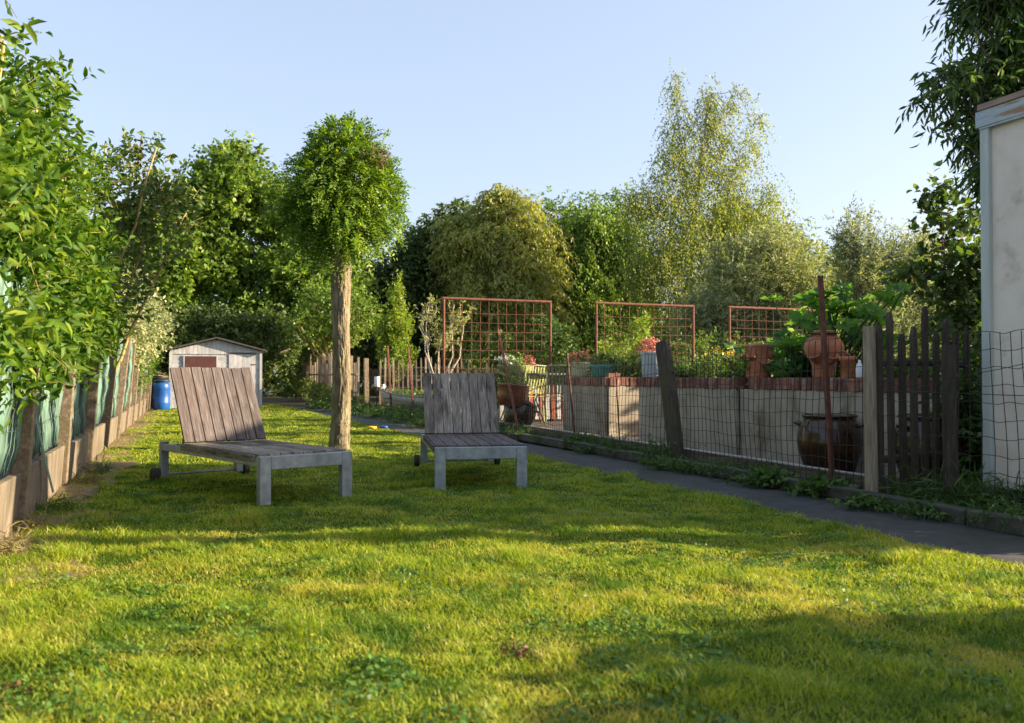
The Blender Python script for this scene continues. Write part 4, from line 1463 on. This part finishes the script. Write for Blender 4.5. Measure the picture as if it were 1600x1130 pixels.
boat()
t = thing('white_canister', 'white canister on a stake above the bow of the boat', 'canister', (4.98, 24.4, 0))
m = MB()
m.lathe([(0, .66), (.07, .66), (.075, .67), (.075, .93), (.07, .94), (0, .94)], 18)
m.build('drum', M_WHITEP, t, smooth=True)
m = MB()
m.tube([(0, 0, 0), (0, 0, .66)], .018, 6)
m.build('stake', M_WOODD, t)
t = thing('watering_jug', 'small white jug standing on the bow of the boat', 'jug', (5.22, 24.7, .6))
m = MB()
m.lathe([(0, 0), (.045, 0), (.055, .05), (.035, .1), (.03, .12), (.038, .13), (0, .1)], 14)
m.build('body', M_WHITEP, t, smooth=True)
m = MB()
m.tube([(.04, 0, .03), (.075, 0, .06), (.06, 0, .1), (.03, 0, .115)], .007, 6)
m.build('handle', M_WHITEP, t)
t = thing('plastic_ring', 'yellow plastic toy ring lying at the lawn edge by the path', 'toy', (3.12, 15.7, .02))
m = MB()
m.lathe([(.05, 0), (.075, .0), (.085, .02), (.075, .04), (.05, .045), (.04, .02), (.05, 0)], 20)
m.build('ring', M_YEL, t, smooth=True)
t = thing('plastic_ring', 'blue plastic toy ring lying at the lawn edge by the path', 'toy', (3.35, 15.8, .02))
m = MB()
m.lathe([(.045, 0), (.07, .0), (.078, .02), (.07, .04), (.045, .045), (.036, .02), (.045, 0)], 20)
m.build('ring', M_BLUE, t, smooth=True)


# ------------------------------------------------------------------ garden plants right of the fence
def pumpkin():
    rng = np.random.default_rng(41)
    root = thing('pumpkin_plant', 'large leaved pumpkin plant sprawling above the terracotta urn', 'plant', (6.95, 8.4, .75))
    pts, st_ = [], MB()
    for i in range(120):
        c = rng.normal(size=3) * np.array([.3, .55, .25])
        e = np.array([0, .1, .5]) + c * .8
        if i < 44:
            e = np.array([-.4, .1, .36]) + rng.normal(size=3) * np.array([.14, .3, .17])
        elif i < 92:
            e = np.array([.1, -.1, .92]) + rng.normal(size=3) * np.array([.2, .3, .14])
        e[2] = max(.05, e[2])
        pts.append(e)
        st_.tube(curve_pts((rng.normal() * .2, rng.normal() * .2 + (.5 if i < 14 else 0), 0), e, rng.normal(size=3) * .06, 4), [.014, .012, .01, .008, .007], 6)
    P = np.array(pts)
    D = unit(np.stack([rng.normal(size=len(P)) - .3, rng.normal(size=len(P)), rng.normal(size=len(P)) * .25 - .15], -1))
    N = unit(np.stack([rng.normal(size=len(P)) * .5 - .35, rng.normal(size=len(P)) * .5 - .2, np.ones(len(P))], -1))
    L = rng.uniform(.26, .42, len(P))
    link_mesh('leaves', leaf_mesh('leaves', T_BROAD, P - D * L[:, None] * .3, D, N, L, L * 1.05, True), L_PUMP, root)
    st_.build('stalks', L_WEED, root, smooth=True)


pumpkin()
p = thing('yellow_flower_clump', 'clump of yellow daisy like flowers on the planter between timber post and strawberry pot', 'flowers', (6.7, 10.3, .8))
flowers(p, 'leaves', L_BED, (0, 0, .16), .4, 260, .06, 21, .45, .4)
flowers(p, 'blooms', L_YELF, (.05, -.1, .4), .36, 26, .045, 22, .25, .9, per=4)
stalk = MB()
for i in range(40):
    q = rngs.normal(size=2) * .2
    stalk.tube([(q[0], q[1], 0), (q[0] * 1.3, q[1] * 1.3, .2), (q[0] * 1.6, q[1] * 1.6, .4)], .003, 4)
stalk.build('stalks', L_WEED, p)

bushes = [
    ('leafy green bean plant climbing beside the middle trellis', (8.9, 16.9, 0), [(8.9, 16.9, 1.2, .55, .4, .9), (9.1, 16.8, 1.9, .25, .25, .45)], L_BRIGHT, 260, .08),
    ('dense low green bush behind the teal bowl', (6.85, 13.0, .7), [(6.9, 13.0, 1.05, .4, .5, .3), (6.8, 13.6, 1.0, .35, .4, .25)], L_BED, 420, .07),
    ('feathery dark green clump behind the leaning timber post', (6.65, 10.9, .7), [(6.6, 10.9, .95, .28, .4, .18)], L_WEED, 240, .07),
    ('bright green shrub growing behind the first trellis', (6.3, 18.4, 0), [(6.2, 18.4, .9, .7, .5, .7), (6.5, 18.4, 1.6, .3, .3, .35)], L_BED, 420, .1),
    ('tall green shrub between the first and middle trellis', (7.8, 18.3, 0), [(7.8, 18.3, 1.1, .6, .6, .95), (7.6, 18.2, 1.9, .4, .4, .4)], L_WEED, 560, .09),
    ('yellowish green shrub behind the middle trellis', (9.6, 18.6, 0), [(9.4, 18.6, 1.0, .9, .6, .8), (10.3, 18.8, 1.1, .7, .5, .7)], L_BRIGHT, 520, .1),
    ('dense hedge like bush behind the last trellis', (12.6, 18.6, 0), [(11.6, 18.6, 1.1, .9, .6, .9), (12.9, 18.9, 1.1, .9, .6, .9), (14.2, 19, 1.0, .9, .6, .8)], L_BED, 900, .1),
    ('dark leafy bush in the bed behind the strawberry pot', (6.9, 9.5, .7), [(6.9, 9.5, .98, .4, .7, .28)], L_WEED, 380, .08),
    ('leafy bush beneath the pumpkin leaves behind the urn', (6.9, 8.1, .7), [(6.9, 8.2, .9, .35, .5, .2), (7.0, 7.2, .95, .4, .5, .25)], L_BED, 380, .08),
    ('dark ivy like bush behind the picket panel', (6.2, 6.0, 0), [(6.2, 5.75, .5, .35, .25, .5), (6.9, 5.9, .8, .5, .35, .8), (7.6, 5.95, 1.0, .5, .4, .9), (6.6, 5.4, .4, .3, .2, .4)], L_PEACH, 1500, .08),
]
for i, (lb, b, lobs, mt, n, lf) in enumerate(bushes):
    plant('garden_bush', lb, 'bush', b, lobs, mt, M_TWIG, n, 8, .24, lf, .5, T_FAR, droop=.25, out=.8, upd=.6, seed=60 + i, zmin=.02, twigs=60, parts=('stems', 'foliage'), rmin=.25, group='bushes in the garden beds',
          stems=[[b, tuple(np.array(l[:3]) + (0, 0, l[5] * .3))] for l in lobs], stem_r=.015)

X_, Y_ = 6.25, 27.6
plant('young_tree', 'slender bright yellow green young tree behind the paling fence', 'tree', (X_, Y_, 0),
      [(X_, Y_, 1.6, .6, .5, .8), (X_ + .05, Y_, 2.5, .48, .45, .7), (X_, Y_, 3.3, .28, .28, .6), (X_ + .1, Y_, 3.8, .13, .13, .35), (X_ - .45, Y_, 2.3, .24, .24, .6)],
      L_BRIGHT, M_TWIG, 700, 9, .36, .1, .55, T_FAR, trunk=[(X_, Y_, 0), (X_ - .03, Y_, 1.2), (X_ + .03, Y_, 2.4), (X_ + .08, Y_, 3.8)], tr=(.035, .012), limbs=5, droop=.05, out=.4, upd=1.4, seed=31, rmin=.2)
X_, Y_ = 6.4, 23.2
stp = [curve_pts((X_, Y_, .3), (X_ + dx, Y_, z), b, 6, rngs, .05) for dx, z, b in ((-.4, 2.7, (-.1, 0, 0)), (-.2, 3.15, (-.3, 0, .1)), (.45, 2.9, (.1, 0, 0)), (.7, 2.5, (.2, 0, .1)), (.15, 2.3, (0, 0, 0)), (-.55, 2.3, (0, 0, 0)))]
plant('bare_fruit_tree', 'half bare little tree with pale lichen covered branches beside the first trellis', 'tree', (X_, Y_, 0),
      [(X_ - .3, Y_, 2.65, .32, .3, .5), (X_ + .5, Y_, 2.55, .38, .3, .45), (X_ + .1, Y_, 2.0, .55, .3, .45), (X_ + .9, Y_, 2.85, .2, .1, .15)], L_WILLOW, M_LICH, 150, 5, .26, .1, .5, T_FAR,
      droop=.2, out=.6, upd=.5, seed=33, rmin=.1, twigs=150, twig_r=.008, stems=stp + [[(X_, Y_, 0), (X_, Y_, .35)]], stem_r=.028)

# ------------------------------------------------------------------ weeds along the kerb and fences
WG = 'weeds along the path and fence'


def weed(loc, r, h, seed, mat=L_WEED, n=60, leaf=.1, wide=.22, label='low green weed clump growing along the kerb below the wire fence', blade=True, name='weed'):
    rng = np.random.default_rng(seed)
    root = thing(name, label, 'weed', loc, 0, WG)
    P = np.stack([rng.normal(size=n) * r * .4, rng.normal(size=n) * r * .4, np.zeros(n)], -1)
    D = unit(np.stack([rng.normal(size=n) * .7, rng.normal(size=n) * .7, np.ones(n)], -1))
    lp, ld, ln, L = twig_leaves(rng, P, D, h, 6, leaf, .35, spread=.6 if blade else 1.0)
    ok = lp[:, 2] > 0
    link_mesh('leaves', leaf_mesh('leaves', T_LANCE, lp[ok], ld[ok], ln[ok], L[ok], L[ok] * wide, True), mat, root)
    m = MB()
    for i in range(n):
        m.tube([P[i] - np.array([0, 0, .02]), P[i] + D[i] * h * .5 - np.array([0, 0, .08 * h]), P[i] + D[i] * h - np.array([0, 0, .35 * h])], .0025, 4, cap=False)
    m.build('stems', mat, root)


wr = random.Random(77)
for i, (x, y, r, h) in enumerate([(4.86, 4.25, .3, .2), (4.72, 4.75, .28, .16), (4.85, 5.9, .25, .18), (4.78, 6.5, .25, .2), (4.82, 7.25, .35, .25), (4.74, 7.7, .3, .22), (4.86, 8.6, .3, .34),
                                  (4.84, 9.5, .2, .3), (4.72, 10.1, .22, .16), (4.9, 10.8, .22, .3), (4.85, 11.8, .28, .22), (4.9, 12.8, .4, .3), (4.85, 13.6, .45, .36), (4.75, 14.6, .4, .3),
                                  (4.85, 15.6, .5, .34), (4.75, 16.8, .5, .36), (4.8, 18.2, .55, .4), (4.75, 19.6, .5, .38), (4.8, 21.2, .55, .4), (4.7, 22.8, .5, .4), (4.7, 24.5, .5, .45), (4.35, 14.6, .45, .34), (4.2, 16.4, .5, .36), (4.3, 18.4, .5, .4), (4.15, 20.4, .5, .38), (4.1, 22.4, .5, .4), (4.0, 24.6, .5, .4), (3.8, 27, .5, .4), (4.62, 5.2, .25, .1), (4.66, 8.1, .3, .14), (4.9, 6.9, .3, .22), (4.92, 10.2, .3, .28)]):
    k = 1 if y > 12 else .75
    weed((x, y, .01), r * k, h * (.9 if y > 12 else .7 + .5 * wr.random()), 100 + i, n=int((60 + 90 * r) * k), leaf=wr.choice((.045, .06, .085)), wide=wr.choice((.16, .3, .5)))
for i, (x, y) in enumerate([(5.35, 5.0), (5.55, 4.6), (5.45, 4.2), (5.15, 5.25), (5.25, 4.85)]):
    weed((x, y, .01), .16, .3, 140 + i, n=60, leaf=.15, wide=.06, label='tuft of long thin grass at the foot of the outhouse and pickets', name='grass_tuft')
for i, (x, y) in enumerate([(-.86, 6.15), (-.84, 7.0), (-.8, 8.6), (-.78, 9.6), (-.85, 5.4)]):
    weed((x, y, .0), .13, .16, 150 + i, mat=L_DRY if i % 2 == 0 else L_WEED, n=22, leaf=.1, wide=.06, label='tuft of long dry grass at the foot of the slatted fence', name='grass_tuft')
plant('ivy_hedge', 'green ivy growing over the far stake fence right of the shed', 'ivy', (4.5, 28, 0),
      [(4.45, 25.5, .3, .25, .8, .3), (4.45, 27.2, .35, .25, 1.0, .4), (4.42, 29, .35, .25, 1.1, .35), (4.38, 31, .4, .25, 1.3, .4), (4.35, 33.5, .45, .25, 1.4, .5), (4.1, 37, .9, .6, 1.4, 1.0)],
      L_BED, M_TWIG, 1100, 8, .3, .09, .6, T_FAR, droop=.4, seed=35, parts=('stems', 'foliage'), stems=[[(4.5, y, 0), (4.5, y, .8)] for y in (25.5, 27.2, 29)])

# small things in the lawn
for i, (x, y) in enumerate([(.15, 5.3), (-.05, 5.55), (-.3, 5.5), (1.55, 3.35), (2.35, 3.0), (.4, 4.6), (1.9, 4.3), (2.7, 3.9), (.9, 5.2)]):
    t = thing('daisy', 'tiny white daisy in the short grass', 'flower', (x, y, 0), 0, 'daisies in the lawn')
    m = MB()
    m.tube([(0, 0, 0), (.003, 0, .045)], .001, 4)
    m.build('stalk', L_WEED, t)
    rng = np.random.default_rng(i)
    an = np.arange(12) / 12 * 6.283
    D = np.stack([np.cos(an), np.sin(an), np.full(12, .25)], -1)
    link_mesh('petals', leaf_mesh('petals', T_FAR, np.tile([.003, 0, .045], (12, 1)), D, np.tile([0, 0, 1.], (12, 1)), .011, .005), L_WHITEF, t)
t = thing('buttercup', 'tiny yellow flower in the near lawn', 'flower', (.42, 3.15, 0))
m = MB()
m.tube([(0, 0, 0), (.003, 0, .05)], .001, 4)
m.build('stalk', L_WEED, t)
an = np.arange(6) / 6 * 6.283
link_mesh('petals', leaf_mesh('petals', T_FAR, np.tile([.003, 0, .05], (6, 1)), np.stack([np.cos(an), np.sin(an), np.full(6, .6)], -1), np.tile([0, 0, 1.], (6, 1)), .012, .011), L_YELF, t)
for lb, x, y in (('small brown heap of dead leaves in the near lawn, beside the left fence', -.53, 3.04), ('small brown heap of dead leaves in the near lawn, below the dark backed lounger', 1.07, 2.86)):
    t = thing('dead_leaves', lb, 'leaves', (x, y, 0))
    rng = np.random.default_rng(int(y * 100))
    P = rng.normal(size=(40, 3)) * np.array([.045, .05, .004]) + np.array([0, 0, .012])
    link_mesh('leaves', leaf_mesh('leaves', T_NEAR, P, unit(rng.normal(size=(40, 3)) * np.array([1, 1, .4])), rng.normal(size=(40, 3)) + np.array([0, 0, 1.]), .03, .014), M_DEAD, t)

# ------------------------------------------------------------------ trees behind
BG = 'trees behind the garden'
plant('oak_tree', 'broad dark green oak standing behind the white shed', 'tree', (1.9, 37, 0),
      [(1.6, 36.5, 8.4, 1.6, 1.6, 1.4), (.2, 36.5, 7.2, 1.6, 1.5, 1.4), (3.2, 36.8, 7.6, 1.5, 1.5, 1.4), (-.8, 36, 5.2, 1.7, 1.6, 1.5), (1.2, 36.4, 5.4, 1.5, 1.4, 1.2), (4.6, 36.5, 6.6, 1.4, 1.4, 1.3),
       (3.8, 36, 4.9, 1.6, 1.5, 1.3), (5.6, 36, 4.6, 1.5, 1.5, 1.5), (-.6, 36, 3.2, 1.4, 1.3, 1.2), (2.4, 36, 3.3, 1.6, 1.2, 1.0), (4.9, 35, 2.9, 1.4, 1.2, 1.1), (-1.8, 36, 6.4, 1.2, 1.2, 1.1), (1.9, 37, 9.6, .9, .9, .7)],
      L_OAK, M_BARK, 7500, 10, .65, .2, .62, T_FAR, trunk=[(1.9, 37, 0), (1.95, 37, 2), (1.8, 37, 4), (1.9, 37, 6.5)], tr=(.3, .16), limbs=26, droop=.25, out=.8, upd=.4, seed=51, group=BG, rmin=.3, lump=.3)
plant('hedge_tree', 'dark bushy tree directly behind the shed roof', 'tree', (.6, 33.5, 0),
      [(-.8, 33, 2.0, 1.2, 1, 1.3), (.8, 33.5, 2.2, 1.4, 1, 1.3), (2.8, 33.5, 2.2, 1.2, 1, 1.2), (-1.8, 31.5, 1.6, .8, 1, 1.2)], L_DARK, M_BARK, 2200, 9, .5, .17, .6, T_FAR,
      trunk=[(.6, 33.5, 0), (.6, 33.5, 1.2)], tr=(.12, .1), limbs=8, seed=52, group=BG, rmin=.3)
plant('small_tree', 'small forked tree between the shed and the ball headed tree', 'tree', (4.9, 31.5, 0),
      [(4.6, 31.5, 3.6, 1.0, 1.0, .9), (5.7, 31.5, 3.3, .9, .9, .8), (5.1, 31.4, 2.5, .9, .8, .5), (3.9, 31.3, 2.7, .7, .7, .5)], L_OAK, M_STEM, 800, 8, .45, .12, .6, T_FAR,
      trunk=[(4.9, 31.5, 0), (4.9, 31.5, 1.3)], tr=(.1, .07), limbs=14, seed=53, group=BG, rmin=.3)
plant('dark_tree', 'dark dense tree behind the trunk of the ball headed tree', 'tree', (9.4, 40, 0),
      [(8.6, 40, 3, 2.2, 1.5, 2.2), (9.8, 40, 5.2, 2.2, 1.6, 1.8), (7.2, 40, 4.8, 1.9, 1.5, 1.7), (11.4, 40, 6.2, 1.6, 1.5, 2), (11.4, 40, 3.2, 2, 1.5, 2.2), (12.0, 40, 7.6, 1.4, 1.2, 1.7), (10.2, 40, 6.8, 1.2, 1.2, 1.4), (6.2, 40, 2.6, 1.8, 1.5, 1.9)],
      L_DARK, M_BARK, 6000, 10, .7, .22, .5, T_FAR, trunk=[(9.4, 40, 0), (9.4, 40, 4)], tr=(.3, .2), limbs=12, seed=54, group=BG, rmin=.35, droop=.5)
plant('willow_tree', 'round crowned yellowish willow behind the first trellis', 'tree', (13.8, 38, 0),
      [(13.7, 37.5, 7.6, 2.0, 1.9, 1.8), (12.2, 37.5, 6.2, 1.8, 1.7, 1.8), (15.2, 37.5, 6.2, 1.8, 1.7, 1.8), (13.8, 36.8, 5, 2.1, 1.8, 1.8), (12.2, 37, 3.5, 1.8, 1.6, 1.8), (15.4, 37, 3.4, 1.9, 1.6, 1.9), (13.8, 36.5, 2.6, 2, 1.5, 1.6),
       (13.2, 37.5, 9.0, .9, .9, .6), (11.2, 38, 7.4, .9, .9, .9)],
      L_WILLOW, M_BARK, 9500, 12, .9, .2, .34, T_FAR, trunk=[(13.8, 38, 0), (13.8, 38, 3), (13.7, 38, 6)], tr=(.35, .2), limbs=18, droop=.75, leaf_droop=.6, out=.8, upd=.3, spread=.6, seed=55, group=BG, rmin=.35, lump=.28)
plant('birch_tree', 'dark green birch between the round willow and the tall birch', 'tree', (18.0, 37, 0),
      [(17.4, 37, 7.4, 1.1, 1.1, 1.7), (18.4, 37, 6.6, 1.3, 1.2, 2.2), (17.2, 36.6, 4.6, 1.4, 1.2, 2.0), (18.8, 36.6, 3.8, 1.6, 1.2, 2.0), (17.2, 36, 2.4, 1.4, 1.1, 1.4)],
      L_OAK, M_BARKB, 5000, 12, 1.0, .17, .5, T_FAR, trunk=[(18.0, 37, 0), (18, 37, 4), (18, 37, 8.4)], tr=(.16, .06), limbs=12, droop=1.1, leaf_droop=.6, out=.6, upd=.2, spread=.7, seed=56, group=BG, rmin=.3, lump=.3)
plant('birch_tree', 'tall airy birch with hanging twigs rising above all other trees', 'tree', (19.8, 32.5, 0),
      [(19.2, 32.5, 13.1, .45, .5, 1.0), (19.4, 32.5, 11.6, .7, .7, 1.2), (20.7, 32.4, 12.4, .7, .8, 1.3), (21.1, 32.4, 10.9, 1.0, .9, 1.5), (20.1, 32.4, 9.6, 1.3, 1.2, 1.5), (22.2, 32, 13.1, .7, .3, .5), (21.6, 32, 12.5, .4, .3, .4),
       (22.6, 32, 10.7, .7, .6, 1.1), (22.9, 32, 12.0, .5, .4, .6), (18.9, 32.4, 10.3, .8, .8, 1.1), (21.9, 32.4, 9.4, 1.0, .9, 1.3), (23.6, 32, 8.8, .8, .7, .9), (18.4, 32.4, 8.4, 1.2, 1.1, 1.3), (17.2, 32.4, 8.2, .7, .6, .9), (19.9, 32.2, 7.0, 1.7, 1.4, 2.0), (18.3, 32.2, 5.6, 1.6, 1.3, 2.0), (21.6, 32.2, 7.4, 1.3, 1.2, 1.4), (22.9, 32, 7.6, 1.0, .9, .9), (21.6, 32, 5.0, 1.7, 1.3, 1.9),
       (19.8, 32, 3.4, 2.0, 1.3, 1.8), (23.4, 32, 6, 1.2, 1, 1.2)],
      L_BIRCH, M_BARKB, 11000, 11, .85, .105, .55, T_FAR, keep=lambda P, r: r.random(len(P)) < np.where(P[:, 2] > 8.6, .5, np.where(P[:, 2] > 6.5, .75, 1)), trunk=[(19.8, 32.5, 0), (19.9, 32.5, 4), (20.1, 32.5, 8), (20.6, 32.5, 11), (20.9, 32.5, 13)], tr=(.17, .03), limbs=40, droop=1.3, leaf_droop=.7, out=.5, upd=.2, spread=.7, seed=57,
      group=BG, rmin=.2, lump=.35)
plant('broad_tree', 'soft green broad tree filling the bank of trees right of the tall birch', 'tree', (26.5, 35, 0),
      [(24.5, 35, 7.4, 1.5, 1.4, 1.9), (26.5, 35, 6.6, 1.7, 1.5, 2.0), (28.5, 35, 5.6, 1.8, 1.5, 2.0), (25.4, 35, 3.4, 2.4, 1.5, 2.4), (28.5, 35, 3.0, 2.2, 1.5, 2.2), (31, 35, 4.6, 1.8, 1.5, 2.4), (33, 35, 3.4, 1.8, 1.5, 2.4), (23.6, 35, 8.8, .8, .8, .9)],
      L_BIRCH, M_BARK, 5200, 11, .8, .17, .5, T_FAR, trunk=[(26.5, 35, 0), (26.5, 35, 3)], tr=(.25, .15), limbs=16, droop=.6, out=.7, seed=62, group=BG, rmin=.3, lump=.3)
plant('broad_tree', 'mid green broad tree between the dark tree and the round willow', 'tree', (15.8, 43, 0),
      [(14.2, 43, 7.4, 1.9, 1.5, 2.0), (17.5, 43, 8.2, 2.0, 1.5, 2.4), (19.8, 43, 8.3, 1.9, 1.5, 2.6), (22.2, 43, 8.6, 1.9, 1.5, 2.6), (12.4, 43, 6.9, 1.8, 1.5, 2.2), (18.5, 43, 5, 2.5, 1.5, 2.5), (22, 43, 5, 2.5, 1.5, 2.5)],
      L_OAK, M_BARK, 4200, 11, .8, .2, .5, T_FAR, trunk=[(15.8, 43, 0), (15.8, 43, 5)], tr=(.25, .15), limbs=16, droop=.6, out=.7, seed=63, group=BG, rmin=.3, lump=.3)
plant('grey_willow', 'silvery grey green willow below the tall birch', 'tree', (18.6, 26.5, 0),
      [(18.2, 26.4, 4.2, 1.5, 1.3, 1.5), (19.4, 26.4, 5.0, 1.3, 1.2, 1.4), (17.6, 26.2, 2.6, 1.5, 1.2, 1.4), (19.6, 26.2, 3.0, 1.5, 1.2, 1.5), (20.6, 26.2, 3.6, 1.2, 1.1, 1.6), (16.4, 26, 2.8, 1.1, 1, 1.2)],
      L_OLIVE, M_BARK, 5600, 12, .75, .16, .28, T_FAR, trunk=[(18.6, 26.5, 0), (18.6, 26.5, 1.6), (18.7, 26.5, 3)], tr=(.15, .08), limbs=12, droop=.25, out=.5, upd=.9, spread=.55, seed=58, group=BG, rmin=.2, lump=.3)
plant('grey_willow', 'airy pale willow with upright sprays left of the outhouse', 'tree', (21.5, 23.5, 0),
      [(21.0, 23.5, 4.3, 1.0, 1.0, 1.8), (22.4, 23.3, 4.4, 1.1, 1.0, 1.5), (23.2, 23.2, 5.0, .5, .5, 1.0), (20.4, 23.5, 5.2, .6, .6, 1.2), (21.2, 23, 2.6, 1.5, 1.1, 1.5), (23.4, 23, 3.0, 1.4, 1.1, 1.6), (24.6, 23, 3.6, 1.1, 1, 1.1), (26, 23, 2.4, 1.5, 1, 1.4)],
      L_OLIVE, M_BARK, 4200, 12, .8, .15, .28, T_FAR, trunk=[(21.5, 23.5, 0), (21.6, 23.5, 1.4), (21.8, 23.5, 3)], tr=(.14, .06), limbs=18, droop=.15, out=.4, upd=1.3, spread=.5, seed=59, group=BG, rmin=.1, lump=.35)
plant('hazel_shrub', 'round leaved shrub with backlit leaves rising above the pickets beside the outhouse', 'shrub', (12.2, 11.6, 0),
      [(12.1, 11.5, 3.2, .55, .55, .75), (12.4, 11.4, 2.3, .7, .65, .85), (11.9, 11.6, 3.95, .3, .3, .38), (11.6, 11.9, 2.7, .5, .4, .25), (12.5, 11.2, 1.35, 1.0, .8, 1.1), (12.8, 11.0, 2.6, .6, .5, .6)],
      L_HAZEL, M_TWIG, 640, 7, .42, .14, .78, T_NEAR, trunk=[(12.2, 11.6, 0), (12.2, 11.6, 1.4), (12.0, 11.6, 3.3)], tr=(.04, .015), limbs=8, droop=.15, out=.7, upd=.3, seed=71, rmin=.2, twigs=200, smooth=True)
plant('peach_tree', 'dark narrow leaved tree overhanging the roof of the outhouse', 'tree', (8.6, 6.9, 0),
      [(8.2, 7.1, 3.1, .45, .4, .4), (8.0, 7.1, 3.6, .5, .45, .35), (7.6, 7.15, 4.05, .35, .35, .25), (8.2, 7.1, 4.3, .5, .45, .35), (8.5, 7.0, 5.0, .8, .6, .5), (8.6, 7.0, 4.0, .6, .5, .7), (8.9, 6.8, 3.0, .6, .5, .6), (7.95, 7.15, 4.95, .35, .3, .25)],
      L_PEACH, M_BARK, 1500, 12, .4, .13, .24, T_LANCE, trunk=[(8.6, 6.9, 0), (8.6, 6.9, 1.8), (8.6, 6.9, 3)], tr=(.1, .06), limbs=14, droop=.5, leaf_droop=.5, out=.8, upd=.2, spread=.65, seed=72, rmin=.2, twigs=500, smooth=True)

# far wood behind everything, seen only through gaps
rngw = np.random.default_rng(90)
P, o, k = lobe_points(rngw, [(x, 50 + 4 * math.sin(x), 2.6, 3.2, 1.5, 3.2 + 1.4 * math.sin(x * 1.7) ** 2) for x in np.arange(-14, 76, 2.6)], 12000, .3, .2)
lp, ld, ln, L = twig_leaves(rngw, P, unit(o + rngw.normal(size=P.shape) * .5), .8, 7, .42, .4)
tag(link_mesh('far_woods', leaf_mesh('far_woods', T_FAR, lp, ld, ln, L, L * .6), L_DARK), 'dark far wood closing the view behind the garden trees', 'woods', kind='stuff')

# unseen things added right of the frame to throw the long shadows over the lawn
def shade_garage():  # unseen building added to throw straight edged shade over the lawn
    root = thing('shade_garage', 'unseen flat roofed block added beyond the outhouse to shade the loungers', 'shade_garage', (10, 4.6, 0))
    x1, y0, y1, h = 4.2, -2.0, 1.68, 3.45
    m = MB()
    m.box((x1 / 2, (y0 + y1) / 2, h / 2), (x1, y1 - y0, h))
    m.build('wall', M_WALLP, root)
    r = MB()
    r.box((x1 / 2, (y0 + y1) / 2, h + .076), (x1 + .2, y1 - y0 + .06, .15))
    r.build('roof', M_ROOFF, root, bevel=.01)
    d = MB()
    for i in range(8):
        d.box((-.015, -1.0 + .25 * i, 1.05), (.04, .24, 2.1))
    d = d.build('door', M_WOODP, root, bevel=.004)
    k = MB()
    k.tube([(-.05, .9, 1.0), (-.09, .9, 1.0), (-.09, .9, 1.12), (-.05, .9, 1.12)], .01, 6)
    k.build('handle', M_RUSTD, d)
    f = MB()
    f.box((-.02, 0, 2.16), (.06, 2.2, .1))
    f.build('door_lintel', M_WOODD, root)


shade_garage()
t = thing('shade_pole', 'unseen thick pole added to throw a dark strip across the lawn', 'pole', (10.0, 2.2, 0))  # pole added out of view only for its strip of shadow
m = MB()
m.tube([(0, 0, -.1), (.01, 0, 1.8), (0, .01, 3.6)], [.16, .15, .14], 14)
m.build('pole', M_WOODP, t, smooth=True)
plant('garden_bush', 'unseen low bush added by the outhouse to shade the lawn edge', 'bush', (6.1, 3.35, 0),  # bush added out of view for its short shadow by the path
      [(6.1, 3.3, .65, .4, .3, .5), (6.2, 3.75, .5, .3, .2, .45)], L_SHRUB, M_TWIG, 420, 8, .24, .09, .5, T_FAR, droop=.25, out=.8, upd=.6, seed=83, parts=('stems', 'foliage'),
      stems=[[(6.1, 3.35, 0), (6.1, 3.3, .6)]], stem_r=.015, rmin=.2, group='bushes in the garden beds')
plant('hedge', 'unseen hedge added beside the near lawn to shade the grass', 'hedge', (6.2, .2, 0),  # hedge added out of view, its height set by the shadow wanted
      [(x, y, .95 + .06 * math.sin(y) - .12 * y, .45, .4, .84 - .1 * y) for x in (6.1, 6.8) for y in np.arange(-2.4, 1.4, .3)], L_SHRUB, M_TWIG, 11000, 9, .22, .12, .5, T_FAR, seed=82, rmin=.1, lump=.1,
      parts=('stems', 'foliage'), stems=[[(6.2, y, 0), (6.2, y, .9)] for y in (-1.5, -.5, .5)])
